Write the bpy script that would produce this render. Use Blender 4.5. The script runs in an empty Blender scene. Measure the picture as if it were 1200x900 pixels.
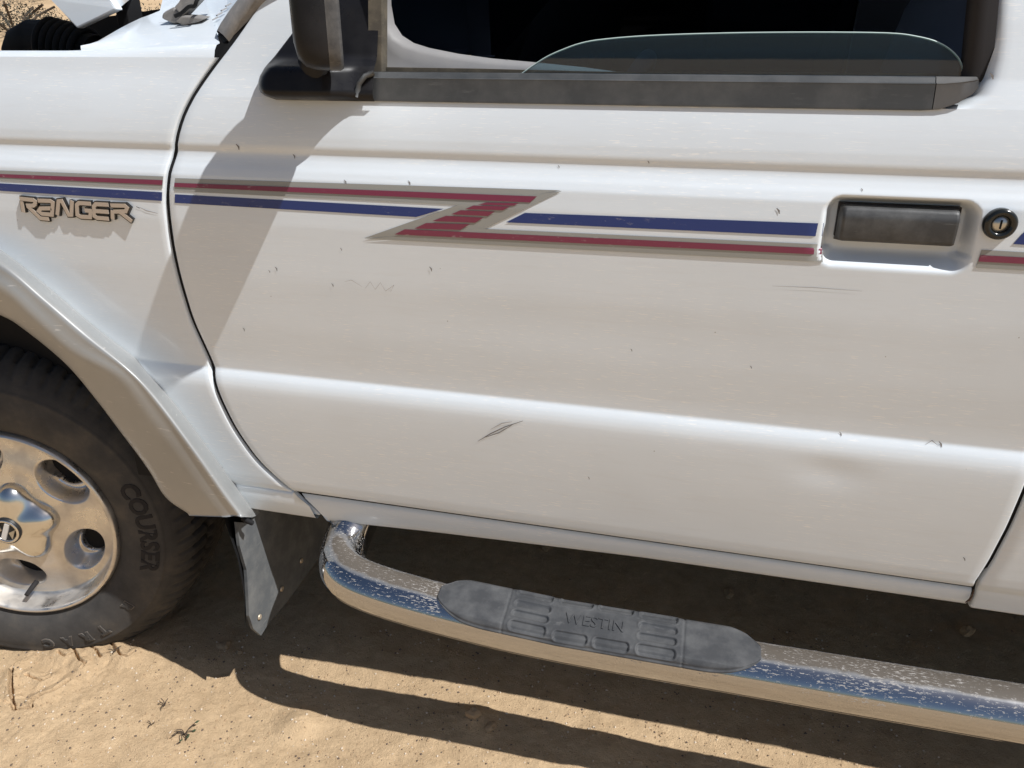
import bpy, bmesh, math, random
import numpy as np
from mathutils import Vector, Matrix
random.seed(7); rng = np.random.default_rng(7)
S = bpy.context.scene
COL = S.collection

# ------------------------------------------------------------------ camera
CAM = np.array([1.2469, -0.9726, 1.2043])
RX = np.array([0.97115, 0.23845, 0.00275]); DY = np.array([0.09764, -0.38708, -0.91686]); FW = np.array([-0.21756, 0.89068, -0.39919])
FP = 885.33
cd = bpy.data.cameras.new("Camera"); cam = bpy.data.objects.new("Camera", cd); COL.objects.link(cam)
m = Matrix(((RX[0], -DY[0], -FW[0]), (RX[1], -DY[1], -FW[1]), (RX[2], -DY[2], -FW[2])))
q = m.to_quaternion()
cam.rotation_mode = 'QUATERNION'; cam.rotation_quaternion = q; cam.location = CAM
cd.sensor_width = 36; cd.lens = FP / 1200 * 36; cd.clip_start = .02; cd.clip_end = 2000
S.camera = cam
# ------------------------------------------------------------------ light
SUN = Vector((0.72, -0.190, 1.0)).normalized()
el = math.asin(SUN.z)
W = bpy.data.worlds.new("World"); S.world = W; W.use_nodes = True
nt = W.node_tree; bg = nt.nodes['Background']
sk = nt.nodes.new('ShaderNodeTexSky'); sk.sky_type = 'NISHITA'; sk.sun_disc = False
sk.sun_elevation = el; sk.sun_rotation = math.atan2(SUN.x, SUN.y); sk.air_density = 1.0; sk.dust_density = 1.2; sk.ozone_density = 1.0
nt.links.new(sk.outputs[0], bg.inputs[0]); bg.inputs[1].default_value = .072
sd = bpy.data.lights.new("Sun", 'SUN'); sd.energy = 5.0; sd.angle = math.radians(.53); sd.color = (1, .995, .985)
so = bpy.data.objects.new("Sun", sd); COL.objects.link(so); so.rotation_euler = SUN.to_track_quat('Z', 'Y').to_euler(); so.location = (3, -1, 6)
S.view_settings.view_transform = 'Standard'; S.view_settings.look = 'None'; S.view_settings.gamma = 1; S.view_settings.exposure = 0.0

def at(u, v, y):
    """point of the place that lies at depth y, from its bearing measured in the photograph"""
    d = FW + RX * (u - 600) / FP + DY * (v - 450) / FP
    return CAM + (y - CAM[1]) / d[1] * d
def atz(u, v, z):
    d = FW + RX * (u - 600) / FP + DY * (v - 450) / FP
    return CAM + (z - CAM[2]) / d[2] * d
def atx(u, v, x):
    d = FW + RX * (u - 600) / FP + DY * (v - 450) / FP
    return CAM + (x - CAM[0]) / d[0] * d

# ------------------------------------------------------------------ materials
def mat(name, base, rough=.5, metal=0, coat=0, coat_rough=.1, spec=.5):
    M = bpy.data.materials.new(name); M.use_nodes = True
    b = M.node_tree.nodes['Principled BSDF']
    b.inputs['Base Color'].default_value = (*base, 1); b.inputs['Roughness'].default_value = rough
    b.inputs['Metallic'].default_value = metal; b.inputs['Coat Weight'].default_value = coat
    b.inputs['Coat Roughness'].default_value = coat_rough; b.inputs['Specular IOR Level'].default_value = spec
    return M
class N:
    def __init__(s, M): s.t = M.node_tree; s.b = s.t.nodes['Principled BSDF']
    def new(s, k, **kw):
        n = s.t.nodes.new(k)
        for a, b in kw.items(): setattr(n, a, b)
        return n
    def link(s, a, b): s.t.links.new(a, b)
    def coord(s, scale=(1, 1, 1)):
        g = s.new('ShaderNodeNewGeometry') if False else s.new('ShaderNodeTexCoord')
        mp = s.new('ShaderNodeMapping'); mp.inputs['Scale'].default_value = scale
        s.link(g.outputs['Object'], mp.inputs[0]); return mp.outputs[0]
    def noise(s, vec, scale, detail=4, rough=.55):
        n = s.new('ShaderNodeTexNoise'); n.inputs['Scale'].default_value = scale; n.inputs['Detail'].default_value = detail; n.inputs['Roughness'].default_value = rough
        s.link(vec, n.inputs['Vector']); return n.outputs['Fac']
    def ramp(s, fac, stops):
        r = s.new('ShaderNodeValToRGB'); e = r.color_ramp.elements
        for i, (p, c) in enumerate(stops):
            x = e[i] if i < 2 else e.new(p)
            x.position = p; x.color = (*c, 1) if len(c) == 3 else c
        s.link(fac, r.inputs[0]); return r.outputs[0]
    def mix(s, fac, a, b):
        n = s.new('ShaderNodeMix', data_type='RGBA')
        for i, v in ((0, fac), (6, a), (7, b)):
            if hasattr(v, 'links') or hasattr(v, 'is_linked'): s.link(v, n.inputs[i])
            else: n.inputs[i].default_value = v if i == 0 else (*v, 1)
        return n.outputs[2]
    def math(s, op, a, b=0):
        n = s.new('ShaderNodeMath', operation=op)
        for i, v in ((0, a), (1, b)):
            if hasattr(v, 'is_linked'): s.link(v, n.inputs[i])
            else: n.inputs[i].default_value = v
        return n.outputs[0]
    def bump(s, h, strength=.3, dist=.002):
        n = s.new('ShaderNodeBump'); n.inputs['Strength'].default_value = strength; n.inputs['Distance'].default_value = dist
        s.link(h, n.inputs['Height']); s.link(n.outputs[0], s.b.inputs['Normal'])
G3 = lambda v: (v, v, v)

# white body paint: oxidised, dusty, with pale horizontal wipe marks and a few stone chips
PAINT = mat('white_body_paint', (.80, .80, .79), .42, 0, .5, .12)
n = N(PAINT); c = n.coord()
big = n.noise(c, 3.2, 6, .6)
colr = n.ramp(big, [(.3, (.70, .752, .792)), (.7, (.74, .792, .832))])
st = n.noise(n.coord((22, 22, 330)), 2.2, 3, .6)
stm = n.ramp(st, [(.61, G3(0)), (.65, G3(1))])
area = n.ramp(n.noise(c, 4.5, 2), [(.40, G3(0)), (.56, G3(1))])
colr = n.mix(n.math('MULTIPLY', n.math('MULTIPLY', stm, area), .7), colr, (.92, .91, .88))
dirt = n.noise(n.coord((6, 6, 60)), 1.7, 5, .7)
colr = n.mix(n.math('MULTIPLY', n.ramp(dirt, [(.5, G3(0)), (.75, G3(1))]), .07), colr, (.42, .33, .24))
vor = n.new('ShaderNodeTexVoronoi'); vor.inputs['Scale'].default_value = 26; n.link(c, vor.inputs['Vector'])
vd = n.ramp(vor.outputs['Distance'], [(.018, G3(1)), (.03, G3(0))])
vsel = n.ramp(vor.outputs['Color'], [(.62, G3(0)), (.64, G3(1))])
colr = n.mix(n.math('MULTIPLY', n.math('MULTIPLY', vd, vsel), .6), colr, (.16, .13, .11))
n.link(colr, n.b.inputs['Base Color'])
n.link(n.ramp(n.noise(c, 9, 5), [(.3, G3(.34)), (.7, G3(.52))]), n.b.inputs['Roughness'])
n.bump(n.noise(c, 7, 2), .12, .004)

def decal_mat(name, base):
    M = mat(name, base, .42, 0, .2, .2); n = N(M); c = n.coord((1, 1, 3))
    f = n.ramp(n.noise(c, 60, 5, .7), [(.60, G3(0)), (.70, G3(1))])
    g = n.ramp(n.noise(c, 5, 2), [(.45, G3(0)), (.6, G3(1))])
    n.link(n.mix(n.math('MULTIPLY', n.math('MULTIPLY', f, g), .45), base, (.55, .53, .5)), n.b.inputs['Base Color'])
    return M
BLUE = decal_mat('blue_vinyl', (.009, .032, .165)); RED = decal_mat('burgundy_vinyl', (.19, .026, .062)); GREY = decal_mat('grey_vinyl', (.30, .30, .28))
DARK = mat('black_chassis', (.012, .012, .013), .75, spec=.2)
CABIN = mat('dark_cabin_trim', (.075, .088, .12), .8, spec=.25)
NAVY = mat('navy_seat_cloth', (.16, .19, .28), .9, spec=.2)
RUB = mat('black_rubber_seal', (.014, .012, .013), .55, spec=.35)

def plastic(name, base, dust, rough=.45, amt=.35, sc=20, bump=.15):
    M = mat(name, base, rough); n = N(M); c = n.coord()
    f = n.ramp(n.noise(c, sc, 6, .65), [(.42, G3(0)), (.72, G3(1))])
    s2 = n.ramp(n.noise(n.coord((8, 8, 70)), 3.5, 4, .7), [(.60, G3(0)), (.72, G3(1))])
    fac = n.math('MULTIPLY', n.math('MAXIMUM', f, s2), amt)
    n.link(n.mix(fac, base, dust), n.b.inputs['Base Color'])
    n.link(n.ramp(n.noise(c, 30, 4), [(.3, G3(max(rough - .1, .1))), (.7, G3(min(rough + .12, 1)))]), n.b.inputs['Roughness'])
    n.bump(n.noise(c, 900, 2), bump, .0004)
    return M
TRIM = plastic('weathered_grey_trim', (.050, .054, .057), (.15, .15, .148), .5, .4)
TRIM2 = plastic('faded_trim_cap', (.10, .098, .095), (.17, .16, .15), .6, .4)
MIR = plastic('black_mirror_plastic', (.011, .011, .013), (.07, .068, .066), .33, .14)
MIR2 = plastic('grey_mirror_rim', (.05, .05, .052), (.24, .23, .21), .5, .4, 40)  # lighter grey than the shell plastic
MIR.node_tree.nodes['Principled BSDF'].inputs['Specular IOR Level'].default_value = .22
HAND = plastic('worn_handle_plastic', (.042, .043, .044), (.15, .15, .147), .5, .55, 26)
CHAN = plastic('dusty_run_channel', (.075, .065, .05), (.2, .17, .12), .8, .6, 40)
FLAP = plastic('dusty_mud_flap_rubber', (.10, .108, .114), (.24, .24, .23), .75, .5, 28)
PADM = plastic('grey_step_rubber', (.042, .044, .048), (.17, .17, .168), .7, .45, 22)
INNER = plastic('grey_door_lining', (.25, .245, .245), (.34, .32, .30), .6, .3)
WIPER = plastic('faded_wiper_plastic', (.22, .21, .20), (.4, .37, .33), .6, .6, 60)
FLARE = mat('silver_beige_flare_paint', (.38, .38, .37), .36, .25, .25, .3)
n = N(FLARE); c = n.coord()
sx = n.ramp(n.noise(n.coord((22, 22, 150)), 1.4, 4, .6), [(.66, G3(0)), (.70, G3(1))])
bs = n.ramp(n.noise(c, 8, 5), [(.3, (.31, .315, .31)), (.7, (.37, .375, .37))])
n.link(n.mix(n.math('MULTIPLY', sx, .6), bs, (.62, .60, .57)), n.b.inputs['Base Color'])
n.bump(n.noise(c, 500, 2), .05, .0005)

TYRE = mat('dusty_tyre_rubber', (.03, .029, .028), .85, spec=.3)
n = N(TYRE); c = n.coord()
n.link(n.ramp(n.noise(c, 14, 7, .65), [(.3, (.044, .042, .041)), (.52, (.068, .064, .060)), (.75, (.115, .10, .082))]), n.b.inputs['Base Color'])
n.bump(n.noise(c, 350, 3), .25, .0008)
LETT = mat('raised_tyre_letters', (.024, .022, .023), .8, spec=.3)
LETO = mat('outline_tyre_letters', (.15, .13, .11), .85, spec=.3)

def metal_dust(name, base, rough, dustcol, scale, lo, hi, rr=None, upw=False):
    M = mat(name, base, rough, 1); n = N(M); c = n.coord()
    a = n.noise(c, scale, 6, .7); b2 = n.noise(c, scale / 7, 3, .5)
    f = n.ramp(n.math('ADD', n.math('MULTIPLY', a, .65), n.math('MULTIPLY', b2, .35)), [(lo, G3(0)), (hi, G3(1))])
    if upw:
        g = n.new('ShaderNodeNewGeometry'); sp = n.new('ShaderNodeSeparateXYZ'); n.link(g.outputs['Normal'], sp.inputs[0])
        up_ = n.ramp(sp.outputs['Z'], [(.22, G3(0)), (.95, G3(.20))])
        tot = n.math('ADD', n.math('ADD', n.math('MULTIPLY', a, .65), n.math('MULTIPLY', b2, .35)), up_)
        f = n.math('MULTIPLY', n.ramp(tot, [(lo, G3(0)), (hi, G3(1))]), n.ramp(sp.outputs['Z'], [(.15, G3(0)), (.3, G3(1))]))
        n.b.inputs['Specular IOR Level'].default_value = .15
    n.link(n.mix(f, base, dustcol), n.b.inputs['Base Color'])
    n.link(n.math('SUBTRACT', 1.0, f), n.b.inputs['Metallic'])
    n.link(n.math('ADD', n.math('MULTIPLY', f, .6), rough), n.b.inputs['Roughness'])
    return M
CHROME = mat('dusty_step_chrome', (.45, .46, .48), .07, 1, spec=.2); n = N(CHROME); c = n.coord()
g = n.new('ShaderNodeNewGeometry'); sp = n.new('ShaderNodeSeparateXYZ'); n.link(g.outputs['Normal'], sp.inputs[0])
film = n.math('MULTIPLY', n.ramp(sp.outputs['Z'], [(.84, G3(0)), (.98, G3(1))]), n.ramp(n.noise(c, 24, 5, .6), [(.3, G3(.45)), (.62, G3(.92))]))
fk = n.math('ADD', n.noise(n.coord((70, 260, 260)), 1.6, 4, .75), n.ramp(sp.outputs['Z'], [(.12, G3(-.0)), (.6, G3(.085))]))
fk = n.math('ADD', fk, n.math('MULTIPLY', n.math('SUBTRACT', n.noise(c, 9, 2), .5), .18))
fk = n.math('MULTIPLY', n.ramp(fk, [(.672, G3(0)), (.70, G3(1))]), n.ramp(sp.outputs['Z'], [(.10, G3(0)), (.3, G3(1))]))
cc = n.mix(n.math('MINIMUM', 1.0, n.math('MULTIPLY', film, 2.2)), (.45, .46, .48), (.11, .095, .08)); cc = n.mix(fk, cc, (.33, .31, .29)); n.link(cc, n.b.inputs['Base Color'])
both = n.math('MAXIMUM', film, fk); n.link(n.math('SUBTRACT', 1.0, n.math('MINIMUM', 1.0, n.math('MULTIPLY', both, 2.2))), n.b.inputs['Metallic'])
n.link(n.math('ADD', n.math('MULTIPLY', both, .5), n.ramp(n.noise(c, 40, 4), [(.35, G3(.05)), (.7, G3(.13))])), n.b.inputs['Roughness'])
RIM = metal_dust('dusty_alloy', (.68, .67, .655), .24, (.44, .37, .28), 16, .42, .80)
CAP = mat('hub_chrome', (.70, .69, .66), .2, 1)
LOGOD = mat('logo_black', (.015, .015, .016), .4); LOGOW = mat('logo_white', (.62, .6, .57), .5)
STEEL = mat('lock_steel', (.5, .5, .48), .3, 1); GLOSSB = mat('gloss_black_bezel', (.012, .014, .014), .18)
BADT = mat('badge_tan_face', (.50, .43, .36), .4, .2); BADB = mat('badge_black', (.012, .011, .011), .3)
CHIP = mat('bare_chip', (.17, .15, .135), .8); SCR = mat('scratch_mark', (.40, .37, .35), .8)
MGL = mat('mirror_silver', (.9, .9, .9), .01, 1)
RUST = mat('rust_seam', (.09, .05, .03), .9)
RIV = mat('rivet_metal', (.55, .47, .36), .5, .6)
# tinted glass
GLASS = bpy.data.materials.new('tinted_glass'); GLASS.use_nodes = True
t = GLASS.node_tree; t.nodes.clear()
o = t.nodes.new('ShaderNodeOutputMaterial'); tr = t.nodes.new('ShaderNodeBsdfTransparent'); gl = t.nodes.new('ShaderNodeBsdfGlossy'); mx = t.nodes.new('ShaderNodeMixShader'); fr = t.nodes.new('ShaderNodeFresnel')
tr.inputs[0].default_value = (.50, .64, .70, 1); gl.inputs['Roughness'].default_value = .015; fr.inputs[0].default_value = 1.55
df = t.nodes.new('ShaderNodeBsdfDiffuse'); df.inputs[0].default_value = (.03, .08, .14, 1); m1 = t.nodes.new('ShaderNodeMixShader'); m1.inputs[0].default_value = .16; t.links.new(tr.outputs[0], m1.inputs[1]); t.links.new(df.outputs[0], m1.inputs[2])
t.links.new(fr.outputs[0], mx.inputs[0]); t.links.new(m1.outputs[0], mx.inputs[1]); t.links.new(gl.outputs[0], mx.inputs[2]); t.links.new(mx.outputs[0], o.inputs[0])
BLACKOUT = mat('blackout_pane', (.004, .005, .006), .05)  # near-black pane colour that keeps daylight out of the cabin
CLEAR = GLASS.copy(); CLEAR.name = 'clear_glass'
for n_ in CLEAR.node_tree.nodes:
    if n_.type == 'BSDF_TRANSPARENT': n_.inputs[0].default_value = (.88, .93, .92, 1)
GEDGE = mat('glass_cut_edge', (.55, .66, .62), .3)

SAND = mat('desert_sand', (.44, .30, .18), .95, spec=.15)
n = N(SAND); c = n.coord()
f1 = n.noise(c, 1.3, 5, .6); f2 = n.noise(c, 300, 5, .75); f3 = n.noise(c, 30, 6, .7)
b1 = n.ramp(f1, [(.3, (.55, .39, .232)), (.7, (.64, .465, .285))])
b2 = n.ramp(f3, [(.3, (.78, .76, .74)), (.7, (1.12, 1.12, 1.12))])
mm = n.new('ShaderNodeMix', data_type='RGBA', blend_type='MULTIPLY'); mm.inputs[0].default_value = .8; n.link(b1, mm.inputs[6]); n.link(b2, mm.inputs[7])
b3 = n.ramp(f2, [(.29, G3(.4)), (.40, G3(1.0)), (.60, G3(1.03)), (.74, G3(1.5))])
m2 = n.new('ShaderNodeMix', data_type='RGBA', blend_type='MULTIPLY'); m2.inputs[0].default_value = .75; n.link(mm.outputs[2], m2.inputs[6]); n.link(b3, m2.inputs[7])
n.link(m2.outputs[2], n.b.inputs['Base Color'])
n.bump(n.math('ADD', n.math('MULTIPLY', n.noise(c, 420, 3, .7), .6), n.noise(c, 90, 6, .75)), .8, .006)
CLOD = mat('sand_clod', (.40, .28, .17), .95, spec=.1)
STONEM = mat('dark_grit', (.13, .095, .07), .9); PALEM = mat('pale_grit', (.62, .52, .40), .85)
TWIG = mat('dry_twig', (.07, .05, .035), .9); LEAFM = mat('small_leaf', (.07, .10, .05), .7); BUSHM = mat('dark_bush', (.045, .045, .035), .9)

# ------------------------------------------------------------------ object helpers
def link(o, parent=None):
    COL.objects.link(o)
    if parent is not None: o.parent = parent
    return o
def mesh(name, V, Fs, M, parent=None, smooth=True):
    me = bpy.data.meshes.new(name); me.from_pydata([tuple(map(float, v)) for v in V], [], Fs); me.update()
    if smooth: me.polygons.foreach_set('use_smooth', [True] * len(me.polygons))
    for x in (M if isinstance(M, (list, tuple)) else [M]): me.materials.append(x)
    return link(bpy.data.objects.new(name, me), parent)
def thing(o, label, cat, group=None):
    o['label'] = label; o['category'] = cat
    if group: o['group'] = group
    return o
def empty(name, loc=(0, 0, 0)):
    o = bpy.data.objects.new(name, None); o.location = loc; COL.objects.link(o); return o
def gridfaces(nr, nc, off=0, wrap=False, flip=False):
    F = []
    for i in range(nr - 1):
        for j in range(nc if wrap else nc - 1):
            k = (j + 1) % nc
            f = (off + i * nc + j, off + i * nc + k, off + (i + 1) * nc + k, off + (i + 1) * nc + j)
            F.append(f[::-1] if flip else f)
    return F
def bevel(o, w, seg=2, ang=.6):
    md = o.modifiers.new('bevel', 'BEVEL'); md.width = w; md.segments = seg; md.limit_method = 'ANGLE'; md.angle_limit = ang; return o
def subsurf(o, l=2):
    md = o.modifiers.new('sub', 'SUBSURF'); md.levels = l; md.render_levels = l; return o
def box(name, lo, hi, M, parent=None, bev=0, smooth=False):
    (a, b, c), (d, e, f) = lo, hi
    V = [(a, b, c), (d, b, c), (d, e, c), (a, e, c), (a, b, f), (d, b, f), (d, e, f), (a, e, f)]
    F = [(0, 3, 2, 1), (4, 5, 6, 7), (0, 1, 5, 4), (1, 2, 6, 5), (2, 3, 7, 6), (3, 0, 4, 7)]
    o = mesh(name, V, F, M, parent, smooth)
    if bev: bevel(o, bev, 3)
    return o
def tube(name, P, r, M, parent=None, seg=24, cap=True):
    P = [Vector(p) for p in P]; n_ = len(P); V = []; rr = r if hasattr(r, '__len__') else [r] * n_
    up = Vector((0, 0, 1)); prev = None
    for i, p in enumerate(P):
        tdir = (P[min(i + 1, n_ - 1)] - P[max(i - 1, 0)]).normalized()
        if prev is None:
            a = tdir.cross(up); a = a if a.length > .1 else tdir.cross(Vector((1, 0, 0)))
        else: a = prev - tdir * prev.dot(tdir)
        a.normalize(); prev = a; b = tdir.cross(a)
        for k in range(seg):
            w = 2 * math.pi * k / seg; V.append(p + (a * math.cos(w) + b * math.sin(w)) * rr[i])
    F = gridfaces(n_, seg, 0, True)
    if cap: F += [tuple(range(seg)), tuple(range((n_ - 1) * seg, n_ * seg))[::-1]]
    return mesh(name, V, F, M, parent)
def crom(P, k=8):
    P = [np.array(p, float) for p in P]; Q = [2 * P[0] - P[1]] + P + [2 * P[-1] - P[-2]]; out = []
    for i in range(1, len(Q) - 2):
        for j in range(k):
            t = j / k; a, b, c, d = Q[i - 1:i + 3]
            out.append(.5 * (2 * b + (c - a) * t + (2 * a - 5 * b + 4 * c - d) * t * t + (3 * b - a - 3 * c + d) * t ** 3))
    out.append(P[-1]); return out
def prism(name, pts, n_dir, M, parent=None, smooth=False):
    """solid from a planar outline pushed along n_dir"""
    k = len(pts); V = [np.array(p, float) for p in pts] + [np.array(p, float) + np.array(n_dir) for p in pts]
    F = [tuple(range(k)), tuple(range(2 * k - 1, k - 1, -1))] + [(i, i + k, (i + 1) % k + k, (i + 1) % k) for i in range(k)]
    o = mesh(name, V, F, M, parent, smooth)
    bm = bmesh.new(); bm.from_mesh(o.data); bmesh.ops.recalc_face_normals(bm, faces=bm.faces); bm.to_mesh(o.data); bm.free(); return o
def sstep(a, b, x):
    t = np.clip((x - a) / (b - a), 0, 1); return t * t * (3 - 2 * t)

# ------------------------------------------------------------------ body side profile: y (inboard positive) against z
PZ = np.array([.40, .48, .505, .513, .520, .527, .542, .59, .62, .65, .675, .69, .705, .712, .718, .724, .730, .735, .739, .741, .743, .76, .82, .90, .98, 1.02, 1.045, 1.055, 1.062, 1.070, 1.0755, 1.079, 1.084, 1.088, 1.10, 1.12, 1.15, 1.18, 1.26, 1.35, 1.6])
PY = np.array([.048, .0290, .0235, .0225, .0185, .0155, .0132, .0080, .0049, .0022, .0003, -.0007, -.0013, -.0013, -.0008, .0004, .0023, .0047, .0070, .0081, .0083, .0074, .0020, -.0030, -.0045, -.0030, .0000, .0042, .0080, .0117, .0133, .0132, .0118, .0115, .0128, .0166, .0250, .036, .058, .090, .185])
def prof(z):
    z = np.asarray(z, float); a = 0
    for d, w in ((-.0012, .25), (0, .5), (.0012, .25)): a = a + w * np.interp(z + d, PZ, PY)
    return a
SH1 = np.array([(.466, .672), (.486, .655), (.522, .617), (.573, .568), (.634, .538), (.694, .521), (.731, .515), (.745, .512), (.823, .493), (.88, .488), (.937, .486), (1.013, .491), (1.086, .509), (1.132, .528), (1.178, .561), (1.22, .601), (1.27, .642), (1.6, .98)])
SH2 = np.array([(.48, 1.680), (.503, 1.679), (.532, 1.677), (.569, 1.683), (.632, 1.689), (.70, 1.692), (.8, 1.697), (1.0, 1.70), (1.3, 1.70), (1.6, 1.68)])
def sm(T):
    zz = T[:, 0]; xx = T[:, 1]
    return lambda z: sum(w * np.interp(np.asarray(z, float) + d, zz, xx) for d, w in ((-.02, .15), (-.01, .2), (0, .3), (.01, .2), (.02, .15)))
shut1 = sm(SH1); shut2 = lambda z: np.interp(z, SH2[:, 0], SH2[:, 1])
def sdrr(x, z, x0, x1, z0, z1, r):
    dx = np.abs(x - (x0 + x1) / 2) - (x1 - x0) / 2 + r; dz = np.abs(z - (z0 + z1) / 2) - (z1 - z0) / 2 + r
    return np.hypot(np.maximum(dx, 0), np.maximum(dz, 0)) + np.minimum(np.maximum(dx, dz), 0) - r
def ysurf(x, z):
    y = prof(z)
    d = sdrr(x, z, 1.392, 1.562, .968, 1.054, .020)
    wz = np.where(z < .99, .020, .011)
    y = y + .024 * sstep(0.0, 1.0, -d / wz)
    y = y + .0020 * np.exp(-((x - 1.455) / .045) ** 2 - ((z - .685) / .018) ** 2)            # dent in the lower panel
    y = y + .0011 * np.exp(-((x - 1.1) / .25) ** 2 - ((z - .86) / .05) ** 2)
    return y
def rowspace(z0, z1, fine=.0035, coarse=.011):
    z = z0; out = [z0]
    while z < z1 - 1e-6:
        f = (1.04 < z < 1.10) or (.70 < z < .75) or z < .55
        h = .0018 if f else (.0028 if .955 < z < 1.06 else coarse)
        z = min(z + h, z1); out.append(z)
    return np.array(out)
def roll(u, r=.004):                                     # edge rolled over a small radius and turned inboard
    return [(-r * (1 - math.cos(a)), r * math.sin(a) - r) for a in u]
def panel(zs, xl, xr, cols, yf, edgeL=True, edgeR=True, keep=None, thick=.018, edgeB=True):
    """structured sheet: one row per height, with edges rolled inboard"""
    V = []; R = .0035
    al = [(.0, .018), (.0, R), (R * .3, R * .3), (R, 0)]
    rows = []
    for z in zs:
        a, b = float(xl(z)), float(xr(z)); xs = a + cols * (b - a)
        xs = xs[(xs > a + R * 1.2) & (xs < b - R * 1.2)] if False else xs
        ys = yf(xs, np.full_like(xs, z))
        L = [(a - R + dx, ys[0] + dy, z) for dx, dy in al[:-1]] if edgeL else []
        Rr = [(b + R - dx, ys[-1] + dy, z) for dx, dy in al[:-1][::-1]] if edgeR else []
        rows.append(L + [(x, y, z) for x, y in zip(xs, ys)] + Rr)
    if edgeB:
        z0 = zs[0]; rows.insert(0, [(x, y + R * .4, z0 - R * .7) for x, y, _ in rows[0]]); rows.insert(0, [(x, y + .018, z0 - R) for x, y, _ in rows[1]])
    nc = len(rows[0]); V = [p for r in rows for p in r]
    F = gridfaces(len(rows), nc)
    if keep is not None:
        A = np.array(V); F = [f for f in F if keep(A[list(f), 0].mean(), A[list(f), 2].mean())]
    return V, F

# ================================================================== TERRAIN
def vnoise(x, y, seed):
    r = np.random.default_rng(seed); T = r.random((256, 256))
    xi = np.floor(x).astype(int); yi = np.floor(y).astype(int); fx = x - xi; fy = y - yi
    fx = fx * fx * (3 - 2 * fx); fy = fy * fy * (3 - 2 * fy)
    g = lambda a, b: T[a & 255, b & 255]
    return (g(xi, yi) * (1 - fx) + g(xi + 1, yi) * fx) * (1 - fy) + (g(xi, yi + 1) * (1 - fx) + g(xi + 1, yi + 1) * fx) * fy - .5
def graded(a, b, h, outer):
    core = list(np.arange(a, b, h)); s = h; lo = []; x = a
    while x > -outer: s *= 1.16; x -= s; lo.append(x)
    s = h; hi = []; x = core[-1]
    while x < outer: s *= 1.16; x += s; hi.append(x)
    return np.array(lo[::-1] + core + hi)
CR = [atz(u, v, .058)[:2] for u, v in [(14, 779), (12, 800), (15, 828), (36, 825), (40, 819), (62, 810), (80, 798)]]
CRS = [CR] + [[atz(u, v, .06)[:2] for u, v in L_] for L_ in ([(128, 752), (134, 758), (141, 768), (150, 770), (158, 763)], [(68, 763), (76, 768), (84, 766)], [(86, 760), (92, 772), (100, 777), (96, 783)], [(104, 757), (112, 761), (118, 770)], [(30, 790), (48, 796), (58, 792)])]
def segdist(x, y, a, b):
    d = b - a; L = d @ d; t = np.clip(((x - a[0]) * d[0] + (y - a[1]) * d[1]) / L, 0, 1)
    return np.hypot(x - a[0] - t * d[0], y - a[1] - t * d[1])
def ground_z(x, y, near=True):
    z = .16 * np.maximum(0, np.sqrt((np.maximum(y - 1.9, 0)) ** 2 + .6 ** 2) - .6)
    z = np.minimum(z, 14 + .0 * z)
    z = z + .10 * vnoise(x * .35, y * .35, 1) * sstep(2.2, 5, np.abs(y - .3)) + .5 * vnoise(x * .06, y * .06, 2) * sstep(6, 20, np.hypot(x, y))
    z = z + .022 * vnoise(x * 2.1, y * 2.1, 3) + .008 * vnoise(x * 6 + 3, y * 6, 4) + .004 * vnoise(x * 17, y * 17, 5) + .0024 * vnoise(x * 45, y * 45, 6) + .0022 * vnoise(x * 120, y * 120, 7)
    # the tyre has pushed sand up round itself
    z = z + .055 + .008 * np.exp(-((x - .02) / .25) ** 2 - ((y - .03) / .10) ** 2)
    # bumps in front, clods under the sill
    for u, v, h, s in ((350, 848, .016, .035), (355, 870, -.006, .03), (240, 770, .008, .05), (130, 885, -.006, .05), (560, 845, .014, .03), (700, 880, .01, .05)):
        p = atz(u, v, .055); z = z + h * np.exp(-((x - p[0]) ** 2 + (y - p[1]) ** 2) / s ** 2)
    k = np.minimum.reduce([segdist(x, y, np.array(C_[i]), np.array(C_[i + 1])) + (.0 if C_ is CR else .0016) for C_ in CRS for i in range(len(C_) - 1)])
    k = k + .0022 * vnoise(x * 120, y * 120, 9)
    z = z - .022 * sstep(.0050, .0018, k)
    lift = .010 * np.exp(-(k / .02) ** 2) * (((x - CR[0][0]) > .004) & ((y - CR[3][1]) > .0))
    return z + lift
CRa = np.array([p for C_ in CRS for p in C_]); cx0_, cy0_ = CRa.min(0) - .012; cx1_, cy1_ = CRa.max(0) + .012
gx = np.unique(np.round(np.concatenate([graded(-.35, 2.2, .0068, 320), np.arange(cx0_, cx1_, .0018)]), 5)); gy = np.unique(np.round(np.concatenate([graded(-.42, .62, .006, 320), np.arange(cy0_, cy1_, .0018)]), 5))
X, Y = np.meshgrid(gx, gy); Z = ground_z(X, Y)
me = bpy.data.meshes.new('ground'); nv = X.size; nr, nc = X.shape
me.vertices.add(nv); co = np.stack([X, Y, Z], -1).reshape(-1).astype(np.float32); me.vertices.foreach_set('co', co)
ii = (np.arange(nr - 1)[:, None] * nc + np.arange(nc - 1)[None]).reshape(-1)
idx = np.stack([ii, ii + 1, ii + nc + 1, ii + nc], -1).reshape(-1)
nf = len(ii); me.loops.add(nf * 4); me.loops.foreach_set('vertex_index', idx.astype(np.int32)); me.polygons.add(nf)
me.polygons.foreach_set('loop_start', (np.arange(nf) * 4).astype(np.int32)); me.polygons.foreach_set('use_smooth', np.ones(nf, bool)); me.update(calc_edges=True)
me.materials.append(SAND); ground = link(bpy.data.objects.new('ground', me)); ground['kind'] = 'structure'

# ================================================================== TRUCK
truck = thing(empty('pickup_truck', (0, 0, 0)), 'white pickup truck with red and blue side stripes and raised hood, parked on sand', 'pickup truck')
T = truck

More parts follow.
